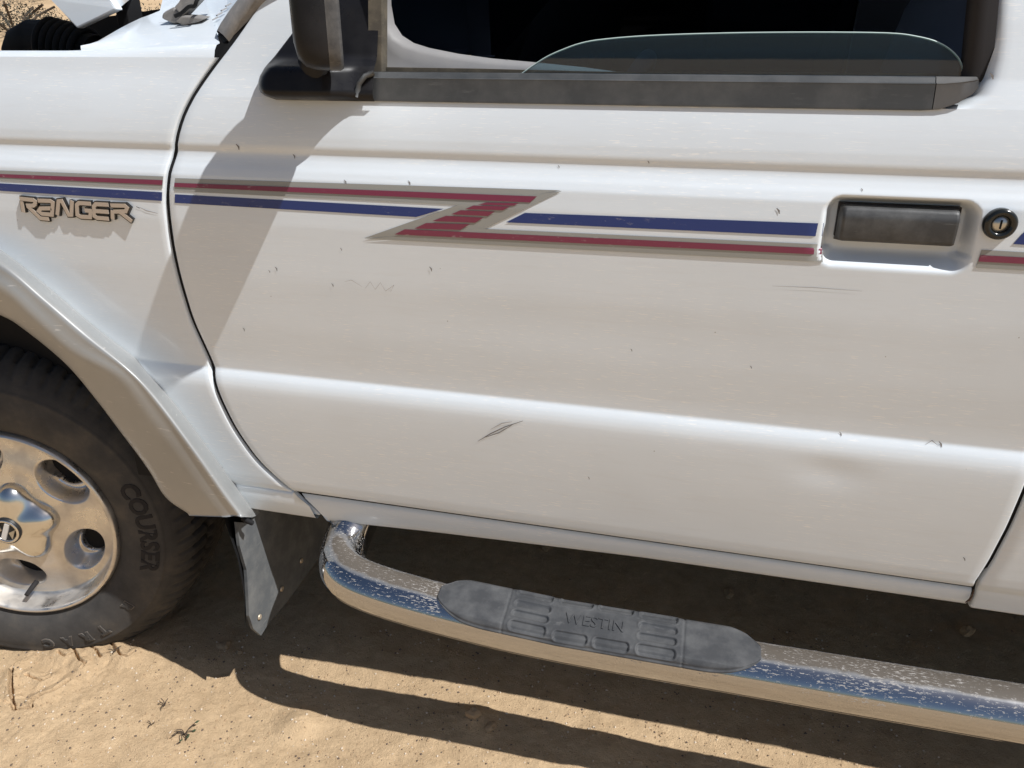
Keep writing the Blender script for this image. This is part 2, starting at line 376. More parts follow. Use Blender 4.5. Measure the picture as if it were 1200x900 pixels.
# ---- fender
fz = rowspace(.470, 1.200)
def fxl(z): return -.80
def fxr(z): return shut1(z) - .0110
FRN = (0.0, .355)
cols = np.unique(np.concatenate([np.linspace(0, .6, 40), np.linspace(.6, 1, 60)]))
V, F = panel(fz, fxl, fxr, cols, lambda x, z: prof(z), edgeL=False, keep=lambda x, z: math.hypot(x, z - .355) > .525 and not (z < .62 and x < 0), edgeB=True)
# crown of the fender, from the top row over to the engine bay edge and the cowl
off = len(V); xs_top = np.linspace(-.80, float(fxr(1.2)), 60)
rows = []
for dy, dz in ((0, 0), (.004, .0045), (.010, .0075), (.018, .0085)):
    rows.append([(x, float(prof(1.2)) + dy, 1.2 + dz + .010 * float(sstep(.30, .58, x))* (dz / .0085)) for x in xs_top])
V += [p for r in rows for p in r]; F += gridfaces(4, 60, off)
fender = mesh('front_fender', V, F, PAINT, T)
crest = rows[-1]
# the flat wing top behind the hood opening
A_ = at(95, 57, .072); B_ = at(140, 33.5, .18); C_ = at(186, 13, .28); D_ = at(235, -14, .36); E_ = at(259, 24, .12)
cr = [p for p in crest if p[0] > A_[0]]
left = [np.array(cr[0]) + (.0, .002, .0005), at(112, 50, .10), B_, at(165, 21, .235), C_, D_]
k = len(cr); V2 = []; rr = []
for j in range(k):
    tt = j / (k - 1); a = np.array(cr[j])
    # rail on the inboard side runs from the bay edge to the windshield corner
    L6 = crom(left, 6); s_ = tt; 
    b = L6[int(round(s_ * (len(L6) - 1)))]
    for i in range(9):
        w = i / 8; p = a * (1 - w) + b * w; p[2] += .006 * math.sin(math.pi * w) ; rr.append(p)
F2 = gridfaces(k, 9)
wing = mesh('wing_top', rr, F2, PAINT, T)
cowl = mesh('cowl_panel', [at(186, 13, .28) + np.array((0, 0, -.004)), at(262, 34, .085) + np.array((0, 0, -.012)), at(300, -20, .30), at(270, -60, .9), at(200, -40, .9)], [(0, 1, 2, 3, 4)], PAINT, T, False)
for i in range(4):
    p = at(252 + i * 5.2, 22 - i * 5.4, .17 + .028 * i)
    o = box('cowl_vent_slot', (-.0018, -.007, -.0008), (.0018, .007, .0012), INNER, cowl, .0005); o.location = p; o.rotation_euler = (.35, -.3, -.25)

# fender stripes and door stripes: vinyl that follows the sheet metal
def strip(name, quad, M, parent, lift=.0009, nx=24, nz=4, flat=True):
    """quad: four bearings (lower left, lower right, upper right, upper left) on the body side"""
    q_ = [at(u, v, float(prof(1.0))) for u, v in quad]
    V = []
    for j in range(nz + 1):
        for i in range(nx + 1):
            s, t_ = i / nx, j / nz
            p = (q_[0] * (1 - s) + q_[1] * s) * (1 - t_) + (q_[3] * (1 - s) + q_[2] * s) * t_
            V.append((p[0], float(ysurf(p[0], p[2])) - lift, p[2]))
    return mesh(name, V, gridfaces(nz + 1, nx + 1), M, parent)
strip('grey_stripe', [(-160, 203.5), (190, 221.2), (190, 207), (-160, 194)], GREY, fender)
strip('burgundy_stripe', [(-160, 200.5), (190, 216.8), (190, 211.2), (-160, 198)], RED, fender, .0015)
strip('blue_stripe', [(-160, 213.5), (190, 235.4), (190, 225.3), (-160, 206)], BLUE, fender)

# ---- wheel arch flare
def tr_(u, v, y): return at(u, v, y)
FS = [  # outer edge, bevel, ridge, inner lip (bearings) ; y of bevel, ridge, lip
    ((0, 293), (0, 307), (0, 338), (0, 370), -.050, -.058, -.040),
    ((60, 340), (53, 350), (38, 372), (25, 385), -.050, -.058, -.040),
    ((110, 383), (101, 391), (82, 412), (75, 426), -.050, -.056, -.038),
    ((165, 428), (154, 435), (138, 440), (112, 470), -.050, -.053, -.034),
    ((200, 468), (188, 473), (170, 482), (140, 507), -.048, -.047, -.028),
    ((245, 528), (232, 532), (212, 538), (172, 550), -.050, -.045, -.024),
    ((280, 576), (266, 580), (243, 583), (193, 584), -.048, -.043, -.022),
    ((300, 604.5), (286, 606), (262, 606), (222, 604.5), -.045, -.041, -.024)]
st_ = []
for a, b, c_, d, y1, y2, y3 in FS:
    pa = at(*a, 0.0); pa = at(*a, float(prof(pa[2])) - .001)
    st_.append([pa, at(*b, y1), at(*c_, y2), at(*d, y3)])
mir = [[np.array((-p[0], p[1], p[2])) for p in s] for s in st_[1:]]
top = []
r0 = [math.hypot(p[0], p[2] - .355) for p in st_[0]]
for ang in (80, 90, 100):
    top.append([np.array((math.cos(math.radians(ang)) * r, p[1], .355 + math.sin(math.radians(ang)) * r)) for r, p in zip([r * 1.005 for r in r0], st_[0])])
stations = st_[::-1] + top + [[np.array((-p[0], p[1], p[2])) for p in st_[0]]] + mir
def flare_mesh(name, dx, parent):
    V = []; cols_ = list(zip(*stations)); dense = [crom(list(c_), 5) for c_ in cols_]; ns = len(dense[0])
    for i in range(ns):
        p0, p1, p2, p3 = [np.array(dense[k_][i]) for k_ in range(4)]
        row = [p0 + (0, .012, 0), p0, p0 * .75 + p1 * .25 + np.array((0, -.004, 0)), p1 * .9 + p0 * .1, p1 * .85 + p2 * .15, p1 * .5 + p2 * .5 + np.array((0, .004, 0)), p2 * .85 + p1 * .15, p2 * .85 + p3 * .15, p2 * .4 + p3 * .6, p3]
        c_ = np.array((0, p3[1], .355)); rd = (p3 - c_); rd /= np.linalg.norm(rd)
        row += [p3 - rd * .004 + np.array((0, .006, 0)), p3 - rd * .003 + np.array((0, .04, 0))]
        V += [r_ + np.array((dx, 0, 0)) for r_ in row]
    nc_ = 12; F = gridfaces(ns, nc_)
    F += [tuple(range(nc_)), tuple(range((ns - 1) * nc_, ns * nc_))[::-1]]
    o = mesh(name, V, F, FLARE, parent); subsurf(o, 1); return o
flare = flare_mesh('fender_flare', 0, T)

# ---- door
dz = rowspace(.5225, 1.150)
hx0, hx1 = 1.375, 1.58
x_a, x_b = .51, 1.69
tc = np.unique(np.concatenate([np.linspace(0, 1, 110), np.linspace((hx0 - x_a) / (x_b - x_a), (hx1 - x_a) / (x_b - x_a), 76)]))
V, F = panel(dz, lambda z: shut1(z) + .0040, lambda z: shut2(z) - .0065, tc, ysurf)
def gap_shade_strip(name, fx, z0_, z1_, w0, w1):  # black ribbon stands in for the shade inside the shut line gap
    V = []
    for z in np.linspace(z0_, z1_, 90):
        y = float(prof(z)) + (.0065 if z > .55 else .012)
        V += [(float(fx(z)) + w0, y, z), (float(fx(z)) + w1, y, z)]
    return mesh(name, V, gridfaces(90, 2), DARK, T)
gap_shade_strip('shut_line_shade', shut1, .466, 1.30, -.0105, .003); gap_shade_strip('shut_line_shade', shut2, .482, 1.30, -.006, .0055)
# frame ahead of and behind the window
fzz = np.linspace(1.150, 1.62, 50)
sailx = lambda z: np.interp(z, [1.15, 1.16, 1.176, 1.239, 1.27, 1.62], [.81, .80, .68, .735, .76, 1.06])
V1, F1 = panel(fzz, lambda z: shut1(z) + .0040, lambda z: max(float(sailx(z)), float(shut1(z)) + .05), np.linspace(0, 1, 14), lambda x, z: prof(z), edgeB=False)
WR = [at(u, v, .036) for u, v in [(1092, 130), (1120, 124), (1142, 113), (1156, 92), (1163, 70), (1167, 50), (1172, 10), (1173, 0)]]
wrz = np.array([p[2] for p in WR]); wrx = np.array([p[0] for p in WR]); wrz = np.append(wrz, 1.62); wrx = np.append(wrx, 1.53)
fz2 = np.unique(np.concatenate([np.linspace(1.150, 1.2, 22), np.linspace(1.2, 1.62, 24)]))
def rearframe():
    rows = []
    for z in fz2:
        a = float(np.interp(z, wrz, wrx)) + .012; b = float(shut2(z)) - .0065
        y0 = prof(z); row = [(a - .012, y0 + .035, z), (a - .012, y0 + .014, z), (a - .0105, y0 + .008, z), (a - .007, y0 + .0035, z), (a - .002, y0 + .0008, z)]
        for x in np.linspace(a + .003, b, 24): row.append((x, y0, z))
        rows.append([(x, float(y), z_) for x, y, z_ in row])
    return [p for r in rows for p in r], gridfaces(len(rows), len(rows[0]))
V3, F3 = rearframe()
o1 = len(V); V += V1; F += [tuple(i + o1 for i in f) for f in F1]; o2 = len(V); V += V3; F += [tuple(i + o2 for i in f) for f in F3]
door = mesh('door', V, F, PAINT, T)

# door stripes (bearings traced in the photograph, laid on the sheet metal)
strip('grey_stripe', [(204, 224), (550, 241), (657, 223.5), (204, 209)], GREY, door, .0007)
strip('grey_stripe', [(427, 279), (567, 268.5), (658, 224.3), (540, 239)], GREY, door, .0009, 24, 24)
strip('grey_stripe', [(428, 279.5), (964, 306.9), (965, 286.3), (560, 267.5)], GREY, door, .0011, 60)
strip('burgundy_stripe', [(204, 219), (621, 237.3), (629, 230.3), (204, 214.3)], RED, door, .0017, 50)
strip('burgundy_stripe', [(463, 274.3), (963, 298), (964, 290.6), (475, 268.3)], RED, door, .0017, 50)
for a, b, c_, d in [((486, 267.5), (540, 269), (551, 262.5), (500, 261)), ((507, 258.8), (557, 260.8), (567, 254.8), (523, 252.7)), ((529, 251), (572, 253), (580, 247.7), (540, 246.2)), ((545, 245), (589, 246.3), (598, 242), (555, 240.7)), ((560, 239.8), (602, 241), (608, 238.2), (570, 237.2))]:
    strip('burgundy_bar', [a, b, c_, d], RED, door, .0017, 6)
strip('blue_stripe', [(205, 237.7), (488, 254.3), (520, 244.8), (205, 227.7)], BLUE, door, .0008, 40)
strip('blue_stripe', [(593, 260.5), (964, 277.2), (966, 262), (615, 249.5)], BLUE, door, .0008, 40)
strip('grey_stripe', [(1143, 313.5), (1240, 319), (1241, 298), (1150, 292.5)], GREY, door, .0008)
strip('burgundy_stripe', [(1146, 306), (1240, 311), (1241, 303.5), (1148, 298.5)], RED, door, .0015)
strip('blue_stripe', [(1187, 286), (1240, 289), (1240, 273), (1201, 271)], BLUE, door, .0008)

# stone chips and scratches
def mark(name, pts, w, M, parent, lift=.0008):
    P = [at(u, v, 0) for u, v in pts]; P = [at(u, v, float(ysurf(p[0], p[2]))) for (u, v), p in zip(pts, P)]
    V = []; F = []
    for i, p in enumerate(P):
        d = P[min(i + 1, len(P) - 1)] - P[max(i - 1, 0)]; nrm = np.array((-d[2], 0, d[0])); nrm /= np.linalg.norm(nrm) + 1e-9
        ww = w * (.35 if i in (0, len(P) - 1) else 1)
        for s in (-1, 1):
            x, z = p[0] + s * nrm[0] * ww / 2, p[2] + s * nrm[2] * ww / 2
            V.append((x, float(ysurf(x, z)) - lift, z))
    for i in range(len(P) - 1): F.append((2 * i, 2 * i + 1, 2 * i + 3, 2 * i + 2))
    return mesh(name, V, F, M, parent)
mark('scratch', [(560, 517), (575, 508), (592, 500), (613, 493)], .0015, CHIP, door)
mark('scratch', [(566, 513), (585, 507), (603, 496)], .0012, CHIP, door)
mark('scratch', [(575, 503), (588, 496), (600, 494)], .0014, SCR, door)
mark('scratch', [(404, 330), (412, 328), (425, 336)], .0006, SCR, door)
mark('scratch', [(428, 338), (434, 330), (440, 339), (446, 331), (452, 341), (462, 334), (458, 342)], .0006, SCR, door)
mark('scratch', [(905, 335), (955, 337), (1010, 341)], .0007, SCR, door)
mark('scratch', [(1084, 520), (1092, 516), (1100, 522)], .0010, CHIP, door)
mark('scratch', [(164, 243), (172, 247), (185, 250)], .0016, SCR, fender); mark('scratch', [(160, 242), (164, 244)], .003, CHIP, fender)
for u, v, s in [(279, 172, 4), (345, 183, 3), (324, 315, 3), (316, 318, 2), (390, 334, 2.5), (405, 213, 3), (480, 214, 3), (505, 315, 3.2), (912, 247, 4), (1162, 89, 4.5), (286, 386, 2.5), (561, 284, 2), (400, 292, 2), (292, 240, 3), (655, 195, 2), (1010, 222, 2), (760, 190, 2), (1102, 520, 3.5), (985, 508, 2.5), (1130, 655, 2.5), (690, 560, 2), (880, 430, 2), (740, 410, 2)]:
    mark('paint_chip', [(u - s * .5, v - s * .8), (u + s * .2, v), (u + s * .3, v + s * .9)], .0011 * s * .5, CHIP, door)

# ---- door handle, lock
hp = [at(u, v, .0) for u, v in [(985, 241), (1128, 244), (1121, 291), (984, 285)]]
x0, x1, z0, z1 = 1.411, 1.543, .9985, 1.0425
nx, nz = 40, 22; V = []
for j in range(nz):
    for i in range(nx):
        x = x0 + (x1 - x0) * i / (nx - 1); z = z0 + (z1 - z0) * j / (nz - 1)
        d = float(sdrr(x, z, x0, x1, z0, z1, .005)); y = -.0025 + .020 * (1 - sstep(0, .0025, -d)) + .004 * float(sstep(z1 - .014, z1, z)) - .0015 * math.sin(math.pi * (z - z0) / (z1 - z0))
        V.append((x, y, z))
handle = mesh('door_handle', V, gridfaces(nz, nx), HAND, door)
box('handle_gap_shade', (x0 - .0005, .014, z0 + .004), (x1 + .0015, .0235, z1 + .0008), RUB, handle, .001)  # black block set behind the lever as the shade of its gap
lp = at(1171, 262, -.002)
def lathe(name, prof_, M, parent, seg=40, axis_loc=(0, 0, 0)):
    """profile of (radius, y) turned about the y axis"""
    V = []; 
    for r, y in prof_:
        for k_ in range(seg):
            w = 2 * math.pi * k_ / seg; V.append((axis_loc[0] + r * math.cos(w), axis_loc[1] + y, axis_loc[2] + r * math.sin(w)))
    F = gridfaces(len(prof_), seg, 0, True, True)
    if prof_[-1][0] < 1e-4: pass
    return mesh(name, V, F, M, parent)
lock = lathe('lock_bezel', [(.0175, .006), (.0178, -.001), (.0172, -.006), (.0145, -.0085), (.0105, -.0075), (.0095, -.004), (.0095, .004)], GLOSSB, door, 40, lp)
lathe('lock_cylinder', [(.0096, -.0035), (.0090, -.0055), (.0001, -.0055)], STEEL, door, 32, lp)
box('key_slot', (lp[0] - .001, lp[1] - .0062, lp[2] - .005), (lp[0] + .001, lp[1] - .005, lp[2] + .005), DARK, door)

# ---- belt line trim
BT = [(.036, -.0015), (.0215, .0005), (.0215, .004), (.0265, .0265), (.0262, .0285), (.0300, .0295), (.0335, .0350), (.0385, .0360), (.045, .033), (.045, .0)]
def belt(name, xs_, M, cap=True):
    V = []
    for x in xs_:
        zb = float(np.interp(x, [.7, 1.480, 1.500, 1.517, 1.530, 1.536], [1.1475, 1.1475, 1.1490, 1.1560, 1.1660, 1.1760]))
        for y, h in BT:
            V.append((x, y - (0.0), zb + (1.1475 + .036 - zb) * h / .036))
    nc_ = len(BT); F = gridfaces(len(xs_), nc_)
    F += [tuple(range(nc_)), tuple(range((len(xs_) - 1) * nc_, len(xs_) * nc_))[::-1]]
    o = mesh(name, V, F, M, T, True); 
    md = o.modifiers.new('es', 'EDGE_SPLIT'); md.split_angle = .5
    return o
belt('belt_trim', list(np.linspace(.797, 1.480, 20)) + [1.4915], TRIM)
belt('belt_trim_end', [1.4925, 1.500, 1.508, 1.517, 1.524, 1.530, 1.534], TRIM2)
# curled end of the trim at the mirror base
tube('trim_lip', [at(418, 113, .016), at(421, 98, .014), at(428, 89, .016), at(438, 85.5, .022)], .0035, TRIM, T, 10)
# ---- window glass, half lowered
gpx = [(600, 95), (620, 80), (640, 67), (660, 58), (680, 51), (705, 46.5), (760, 42), (850, 39), (950, 38), (1040, 39), (1075, 43), (1100, 50), (1117, 61), (1127, 75), (1130, 95)]
gp = [at(u, v, .052) for u, v in gpx]; gp = [np.array((p[0], .052, p[2])) for p in crom(gp, 4)]
k = len(gp); V = [p for p in gp] + [p + np.array((0, .004, 0)) for p in gp]
glass = mesh('window_glass', V, [tuple(range(k)), tuple(range(2 * k - 1, k - 1, -1))], GLASS, T, False)
tube('glass_edge', [p + np.array((0, .002, 0)) for p in gp], .0011, GEDGE, glass, 6)
# ---- seals, run channels and lining inside the window opening
prism('run_channel', [at(432, 84, .040), at(447, 84, .040), at(447, -60, .055), at(431, -60, .055)], (0, .02, 0), CHAN, T)
rows = []
for (u, v) in [(1121, 96), (1125, 80), (1128, 50), (1131, 20), (1134, -10), (1140, -60)]:
    du = 38
    rows += [at(u, v, .062), at(u + 4, v, .050), at(u + 14, v, .045), at(u + 26, v, .047), at(u + du, v, .050)]
mesh('rear_run_channel', rows, gridfaces(6, 5, 0, False, True), RUB, T)
prism('sill_seal', [at(436, 86, .055), at(436, 78.5, .055), at(560, 80.5, .055), at(700, 84, .055), at(1100, 86, .055), at(1100, 95, .055), at(600, 95, .055)], (0, .012, 0), CHAN, T)
up = [(446, -70), (448, -20), (449, 5), (453, 27), (462, 41), (476, 50), (495, 56), (530, 63), (570, 68.5), (620, 73), (680, 79), (760, 90), (1120, 96)]
V = []
for (u, v) in up:
    p = at(u, v, .115); 
    w = 16 if v > 20 else 6
    lo_ = at(max(u - (34 if v < 40 else 10), 430), v + (60 if v < 40 else 40), .095)
    V += [p + np.array((0, .03, .0)), p, p * .82 + lo_ * .18 + np.array((0, -.006, 0)), p * .5 + lo_ * .5, lo_]
mesh('door_lining', V, gridfaces(len(up), 5), INNER, T)
tube('lock_button', [at(594, 74, .125), at(594, 69.5, .125)], .0022, INNER, T, 8)

# ---- black backing added behind the gaps against light leaks; pillar, floor, far side, roof
DK = box('gap_backing', (.64, .052, .485), (2.24, .066, 1.145), DARK, T)
prism('hinge_pillar', [(.44, .046, .47), (.70, .046, .47), (.70, .046, 1.19), (.62, .046, 1.19), (.44, .046, 1.0)], (0, .03, 0), DARK, T)
box('floor_pan', (.30, .03, .50), (2.24, 1.60, .56), DARK, T)
box('frame_rail', (-.8, .34, .42), (4.3, .42, .54), DARK, T)
box('frame_rail', (-.8, 1.21, .42), (4.3, 1.29, .54), DARK, T)
box('added_fuel_tank', (1.05, .46, .34), (2.1, .86, .50), DARK, T, .03); box('added_transmission', (.35, .62, .30), (1.0, 1.0, .52), DARK, T, .06); box('added_far_sill', (.62, 1.58, .36), (2.24, 1.64, .55), DARK, T)  # unseen underbody boxes and far sill, added to deepen the shade below
tube('added_drive_shaft', [(.9, .82, .42), (3.1, .82, .38)], .035, DARK, T, 12); tube('torsion_bar', [(.0, .40, .36), (1.2, .42, .38)], .014, DARK, T, 10)  # drive shaft added with the boxes above to darken the underside
tube('exhaust_pipe', [(-.1, .62, .42), (.8, .62, .40), (2.2, .6, .42), (4.0, .5, .45)], .03, DARK, T, 12)
# cab beyond the door
rz = rowspace(.478, 1.150)
V, F = panel(rz, lambda z: shut2(z) + .0062, lambda z: 2.25, np.linspace(0, 1, 30), lambda x, z: prof(z))
V1, F1 = panel(np.linspace(1.15, 1.62, 20), lambda z: shut2(z) + .0062, lambda z: 1.80, np.linspace(0, 1, 6), lambda x, z: prof(z), edgeB=False)
V3, F3 = panel(np.linspace(1.15, 1.62, 20), lambda z: 2.16 - .1 * max(0, z - 1.15), lambda z: 2.25, np.linspace(0, 1, 6), lambda x, z: prof(z), edgeB=False)
o1 = len(V); V += V1; F += [tuple(i + o1 for i in f) for f in F1]; o2 = len(V); V += V3; F += [tuple(i + o2 for i in f) for f in F3]
cabr = mesh('rear_cab_side', V, F, PAINT, T)
mesh('quarter_window', [(1.78, .062, 1.13), (2.19, .062, 1.13), (2.14, .185, 1.62), (1.78, .185, 1.62)], [(0, 1, 2, 3)], GLASS, T, False)
V = []
for x in np.linspace(1.02, 2.24, 8):
    for s in np.linspace(0, 1, 14):
        y = .17 + s * 1.30; V.append((x, y, 1.60 + .10 * (1 - (2 * s - 1) ** 4) - .03 * abs(x - 1.5)))
mesh('cab_roof', V, gridfaces(8, 14), PAINT, T)
box('rear_cab_wall', (2.20, .10, .5), (2.235, 1.55, 1.10), CABIN, T)
box('rear_window_frame', (2.19, .16, 1.50), (2.235, 1.48, 1.66), CABIN, T)
box('far_side_door', (.55, 1.60, .5), (2.24, 1.63, 1.16), CABIN, T)
prism('far_window_pillar', [(1.62, 1.53, 1.14), (1.80, 1.53, 1.14), (1.80, 1.46, 1.64), (1.62, 1.46, 1.64)], (0, .03, 0), CABIN, T)
prism('far_window_blackout', [(.40, 1.60, 1.15), (2.2, 1.60, 1.15), (2.12, 1.47, 1.62), (.88, 1.47, 1.62)], (0, .006, 0), BLACKOUT, T)  # near-black opaque sheet over the far window, added to keep the cabin dark
box('headliner', (1.0, .24, 1.585), (2.2, 1.42, 1.60), CABIN, T)
box('dashboard', (.58, .12, .78), (.86, 1.56, 1.10), CABIN, T, .05)
sw = []
for k_ in range(33):
    w = 2 * math.pi * k_ / 32; sw.append((1.06 + .19 * math.sin(w) * .42, .42 + .19 * math.cos(w), 1.03 + .19 * math.sin(w) * .9))
tube('steering_wheel', sw, .014, CABIN, T, 10, False)
tube('steering_column', [(.8, .42, .92), (1.06, .42, 1.03)], .03, CABIN, T, 12)
for yy in (.42, 1.2):
    box('seat_cushion', (1.2, yy - .25, .62), (1.72, yy + .25, .80), NAVY, T, .05)
    o = box('seat_backrest', (-.09, -.25, 0), (.09, .25, .62), NAVY, T, .07, True); o.location = (1.68, yy, .76); o.rotation_euler = (0, .22, 0)
    o = box('headrest', (-.05, -.13, 0), (.05, .13, .17), NAVY, T, .045, True); o.location = (1.82, yy, 1.40); o.rotation_euler = (0, .15, 0)
tube('seat_belt', [(1.60, .12, 1.45), (1.64, .16, 1.1), (1.6, .2, .8)], .012, CABIN, T, 6)

# ---- rocker sill
V = []; RP = [(.012, .034, .0025), (.004, .0345, .0012), (-.0015, .0325, 0), (-.0042, .0285, 0), (-.0040, .020, 0), (-.0015, .010, 0), (.002, .003, 0), (.009, -.001, 0), (.10, .012, 0)]
xs_ = np.linspace(.62, 1.6765, 60)
for x in xs_:
    zb = float(np.interp(x, [.60, .666, .86, 1.21, 1.7], [.470, .4735, .482, .493, .4955]))
    for y, h, _ in RP:
        z = zb - .018 + (.5305 - zb) * h / .0345
        xx = max(x, float(shut1(z)) - .0002) if x < .70 else x
        V.append((xx, y + .030, z))
V = [(x, y, z) for x, y, z in V]
rock = mesh('rocker_sill', V, gridfaces(len(xs_), len(RP), 0, False, True), PAINT, T)
tube('rust_spot', [at(1141, 691, .020), at(1139, 699, .022), at(1136, 703, .021), at(1131, 706, .024)], [.0006, .0009, .0016, .0005], RUST, rock, 8)
# lower edge of the fender behind the flare
V = []; xs_ = np.linspace(.50, .652, 14)
for x in xs_:
    for y, z in ((.026, .5165), (.0205, .5145), (.0195, .509), (.0225, .49), (.026, .466), (.033, .460), (.09, .466)):
        V.append((min(x, float(shut1(z)) - .0048), y, z))
mesh('fender_valance', V, gridfaces(14, 7, 0, False, True), PAINT, T)

# ---- windshield edge, wiper, pillar
prism('windshield', [(.66, .10, 1.20), (1.10, .20, 1.66), (1.06, 1.45, 1.66), (.60, 1.52, 1.20), (.50, .8, 1.19)], (.004, 0, .004), CLEAR, T)
V = []
for (a, b) in [((254, 37), (267, 47)), ((258, 29), (272, 38)), ((268, 15), (284, 20)), ((280, 0), (299, 0)), ((330, -60), (350, -60))]:
    pa, pb = at(*a, .105), at(*b, .052); V += [pa + np.array((0, .01, -.01)), pa, pa * .6 + pb * .4 + np.array((0, -.008, .006)), pa * .25 + pb * .75 + np.array((0, -.004, .004)), pb, pb + np.array((0.0, .012, -.01))]
mesh('windshield_seal', V, gridfaces(5, 6, 0, False, True), WIPER, T)
V = []
for (a, b) in [((264, 48), (271, 40)), ((268, 42), (277, 30)), ((280, 22), (289, 12)), ((290, 6), (297, 0)), ((330, -60), (338, -60))]: V += [at(*a, .050), at(*b, .056)]
prism('wing_gap_shade', [at(255, 40, .075), at(262, 51, .060), at(268, 46, .060), at(263, 37, .08)], (0, .02, 0), DARK, T)  # black wedge put in as the dark of the gap here
yw = .15
prism('wiper_pivot', [at(188, 22, yw), at(190, 15, yw), at(203, 8, yw), at(213, 20, yw), at(206, 29, yw), at(199, 27, yw)], (.0, .03, .006), WIPER, T)
bevel(bpy.data.objects['wiper_pivot'], .004, 2)
w1 = prism('wiper_arm', [at(203, 8, yw - .005), at(212, 0, yw), at(232, -22, yw), at(246, -16, yw), at(226, 6, yw - .005), at(213, 20, yw - .005)], (.0, .025, .004), WIPER, T); bevel(w1, .003, 2)
w2 = prism('wiper_arm_foot', [at(205, 26, yw - .012), at(212, 19, yw - .012), at(228, 20, yw - .012), at(239, 22, yw - .012), at(232, 26, yw - .012), at(215, 30, yw - .012)], (.0, .02, .004), WIPER, T); bevel(w2, .002, 2)
tube('wiper_hose', crom([at(205, 19, yw - .02), at(213, 15, yw - .02), at(221, 8, yw - .02), at(228, 7, yw - .02), at(231, 0, yw - .02), at(240, -14, yw)], 4), .0028, DARK, T, 8)
prism('wiper_shadow_gap', [at(184, 30, .17), at(212, 31, .145), at(212, 27.5, .15), at(186, 26, .175)], (0, 0, -.004), DARK, T)  # black sliver drawn as the shadow beneath the wiper

# ---- mirror
base_rows = []
NZ, NX = 44, 40
zsb = np.linspace(1.1475, 1.36, NZ)
for z in zsb:
    xl_ = float(np.interp(z, [1.1475, 1.152, 1.158, 1.165, 1.176, 1.19, 1.239, 1.30, 1.36], [.668, .653, .645, .6415, .643, .652, .697, .752, .805])); xr_ = .8165
    row = []
    for i in range(NX):
        s = i / (NX - 1); x = xl_ + (xr_ - xl_) * s
        e = float(prof(z)) - .004
        foot = float(sstep(1.203, 1.185, z)) * .034 + .006
        foot *= float(sstep(0, .035, x - xl_)) ** .6
        foot *= float(sstep(1.1465, 1.158, z)) ** .5
        fadeR = 1 - .75 * float(sstep(.755, .80, x)); foot *= fadeR
        dimple = .010 * math.exp(-((x - .735) / .03) ** 2 - ((z - 1.196) / .010) ** 2)
        row.append((x, e - foot + dimple * 0 + (.012 if i == 0 else 0), z))
    base_rows += row
smir = mesh('side_mirror', base_rows, gridfaces(NZ, NX), MIR, T)
Nn = Vector((math.cos(.46), math.sin(.46), 0)); Tt = Vector((math.sin(.46), -math.cos(.46), 0))
ctr = Vector((.785, -.056, 1.262))
def L(a, b, c_): return ctr + Nn * a + Tt * b + Vector((0, 0, c_))
# housing: loft from the flat rear rim to the rounded nose
sec = []
for a, sw_, sh in ((.022, .90, .90), (.024, .97, .965), (.020, 1.0, 1.0), (.009, 1.0, 1.0), (.0075, .985, .985), (.006, 1.0, 1.0), (-.008, .985, .985), (-.020, .94, .94), (-.028, .82, .84), (-.032, .55, .6), (-.033, .0, .0)):
    ring = []
    for k_ in range(48):
        w = 2 * math.pi * k_ / 48; cx_, sz_ = math.cos(w), math.sin(w); e_ = .42
        ring.append(L(a + .012 * (abs(sz_)) * (-1 if a < 0 else 0) * 0, .045 * sw_ * math.copysign(abs(cx_) ** e_, cx_), .076 * sh * math.copysign(abs(sz_) ** e_, sz_)))
    sec += ring
hous = mesh('mirror_housing', sec, gridfaces(11, 48, 0, True), MIR, smir)
hous.data.materials.append(MIR2)
for p in hous.data.polygons:
    if p.index < 48 * 4: p.material_index = 1
ring = []
for k_ in range(48):
    w = 2 * math.pi * k_ / 48; cx_, sz_ = math.cos(w), math.sin(w); e_ = .42
    ring.append(L(.0222, .038 * math.copysign(abs(cx_) ** e_, cx_), .066 * math.copysign(abs(sz_) ** e_, sz_)))
mesh('mirror_glass', ring + [r - Nn * .006 for r in ring], [tuple(range(48)), tuple(range(95, 47, -1))], MGL, smir, False)
tube('mirror_arm', [(.745, .0, 1.195), (.765, -.02, 1.21), (.780, -.04, 1.24)], [.022, .02, .018], MIR, smir, 16)

# ---- step bar
BP = [(.722, .17, .60), (.716, .125, .52), (.708, .08, .455), (.702, .036, .420), (.710, -.002, .404), (.740, -.030, .396), (.81, -.042, .387), (.95, -.044, .371), (1.10, -.044, .3625), (1.40, -.044, .3625), (1.75, -.044, .365), (2.05, -.044, .368), (2.12, -.03, .378), (2.16, .03, .42), (2.16, .10, .55)]
bar = tube('step_bar', crom(BP, 10), .0405, CHROME, T, 48)
def zc(x): return float(np.interp(x, [.83, .95, 1.1, 1.4], [.385, .371, .3625, .3625]))
XA, XB = .900, 1.402; NT, NSs = 300, 72; phi0 = math.radians(11)
slots = []
for blk in (-1, 1):
    a, b = (-.50, -.27) if blk < 0 else (.275, .505)
    for s0 in (-.63, -.21, .21, .63): slots.append((a + .06 * s0 * 0, b, s0 - .15, s0 + .15))
for s0 in (-.66, .66):
    slots += [(-.225, -.015, s0 - .15, s0 + .15), (.02, .235, s0 - .15, s0 + .15)]
V = []
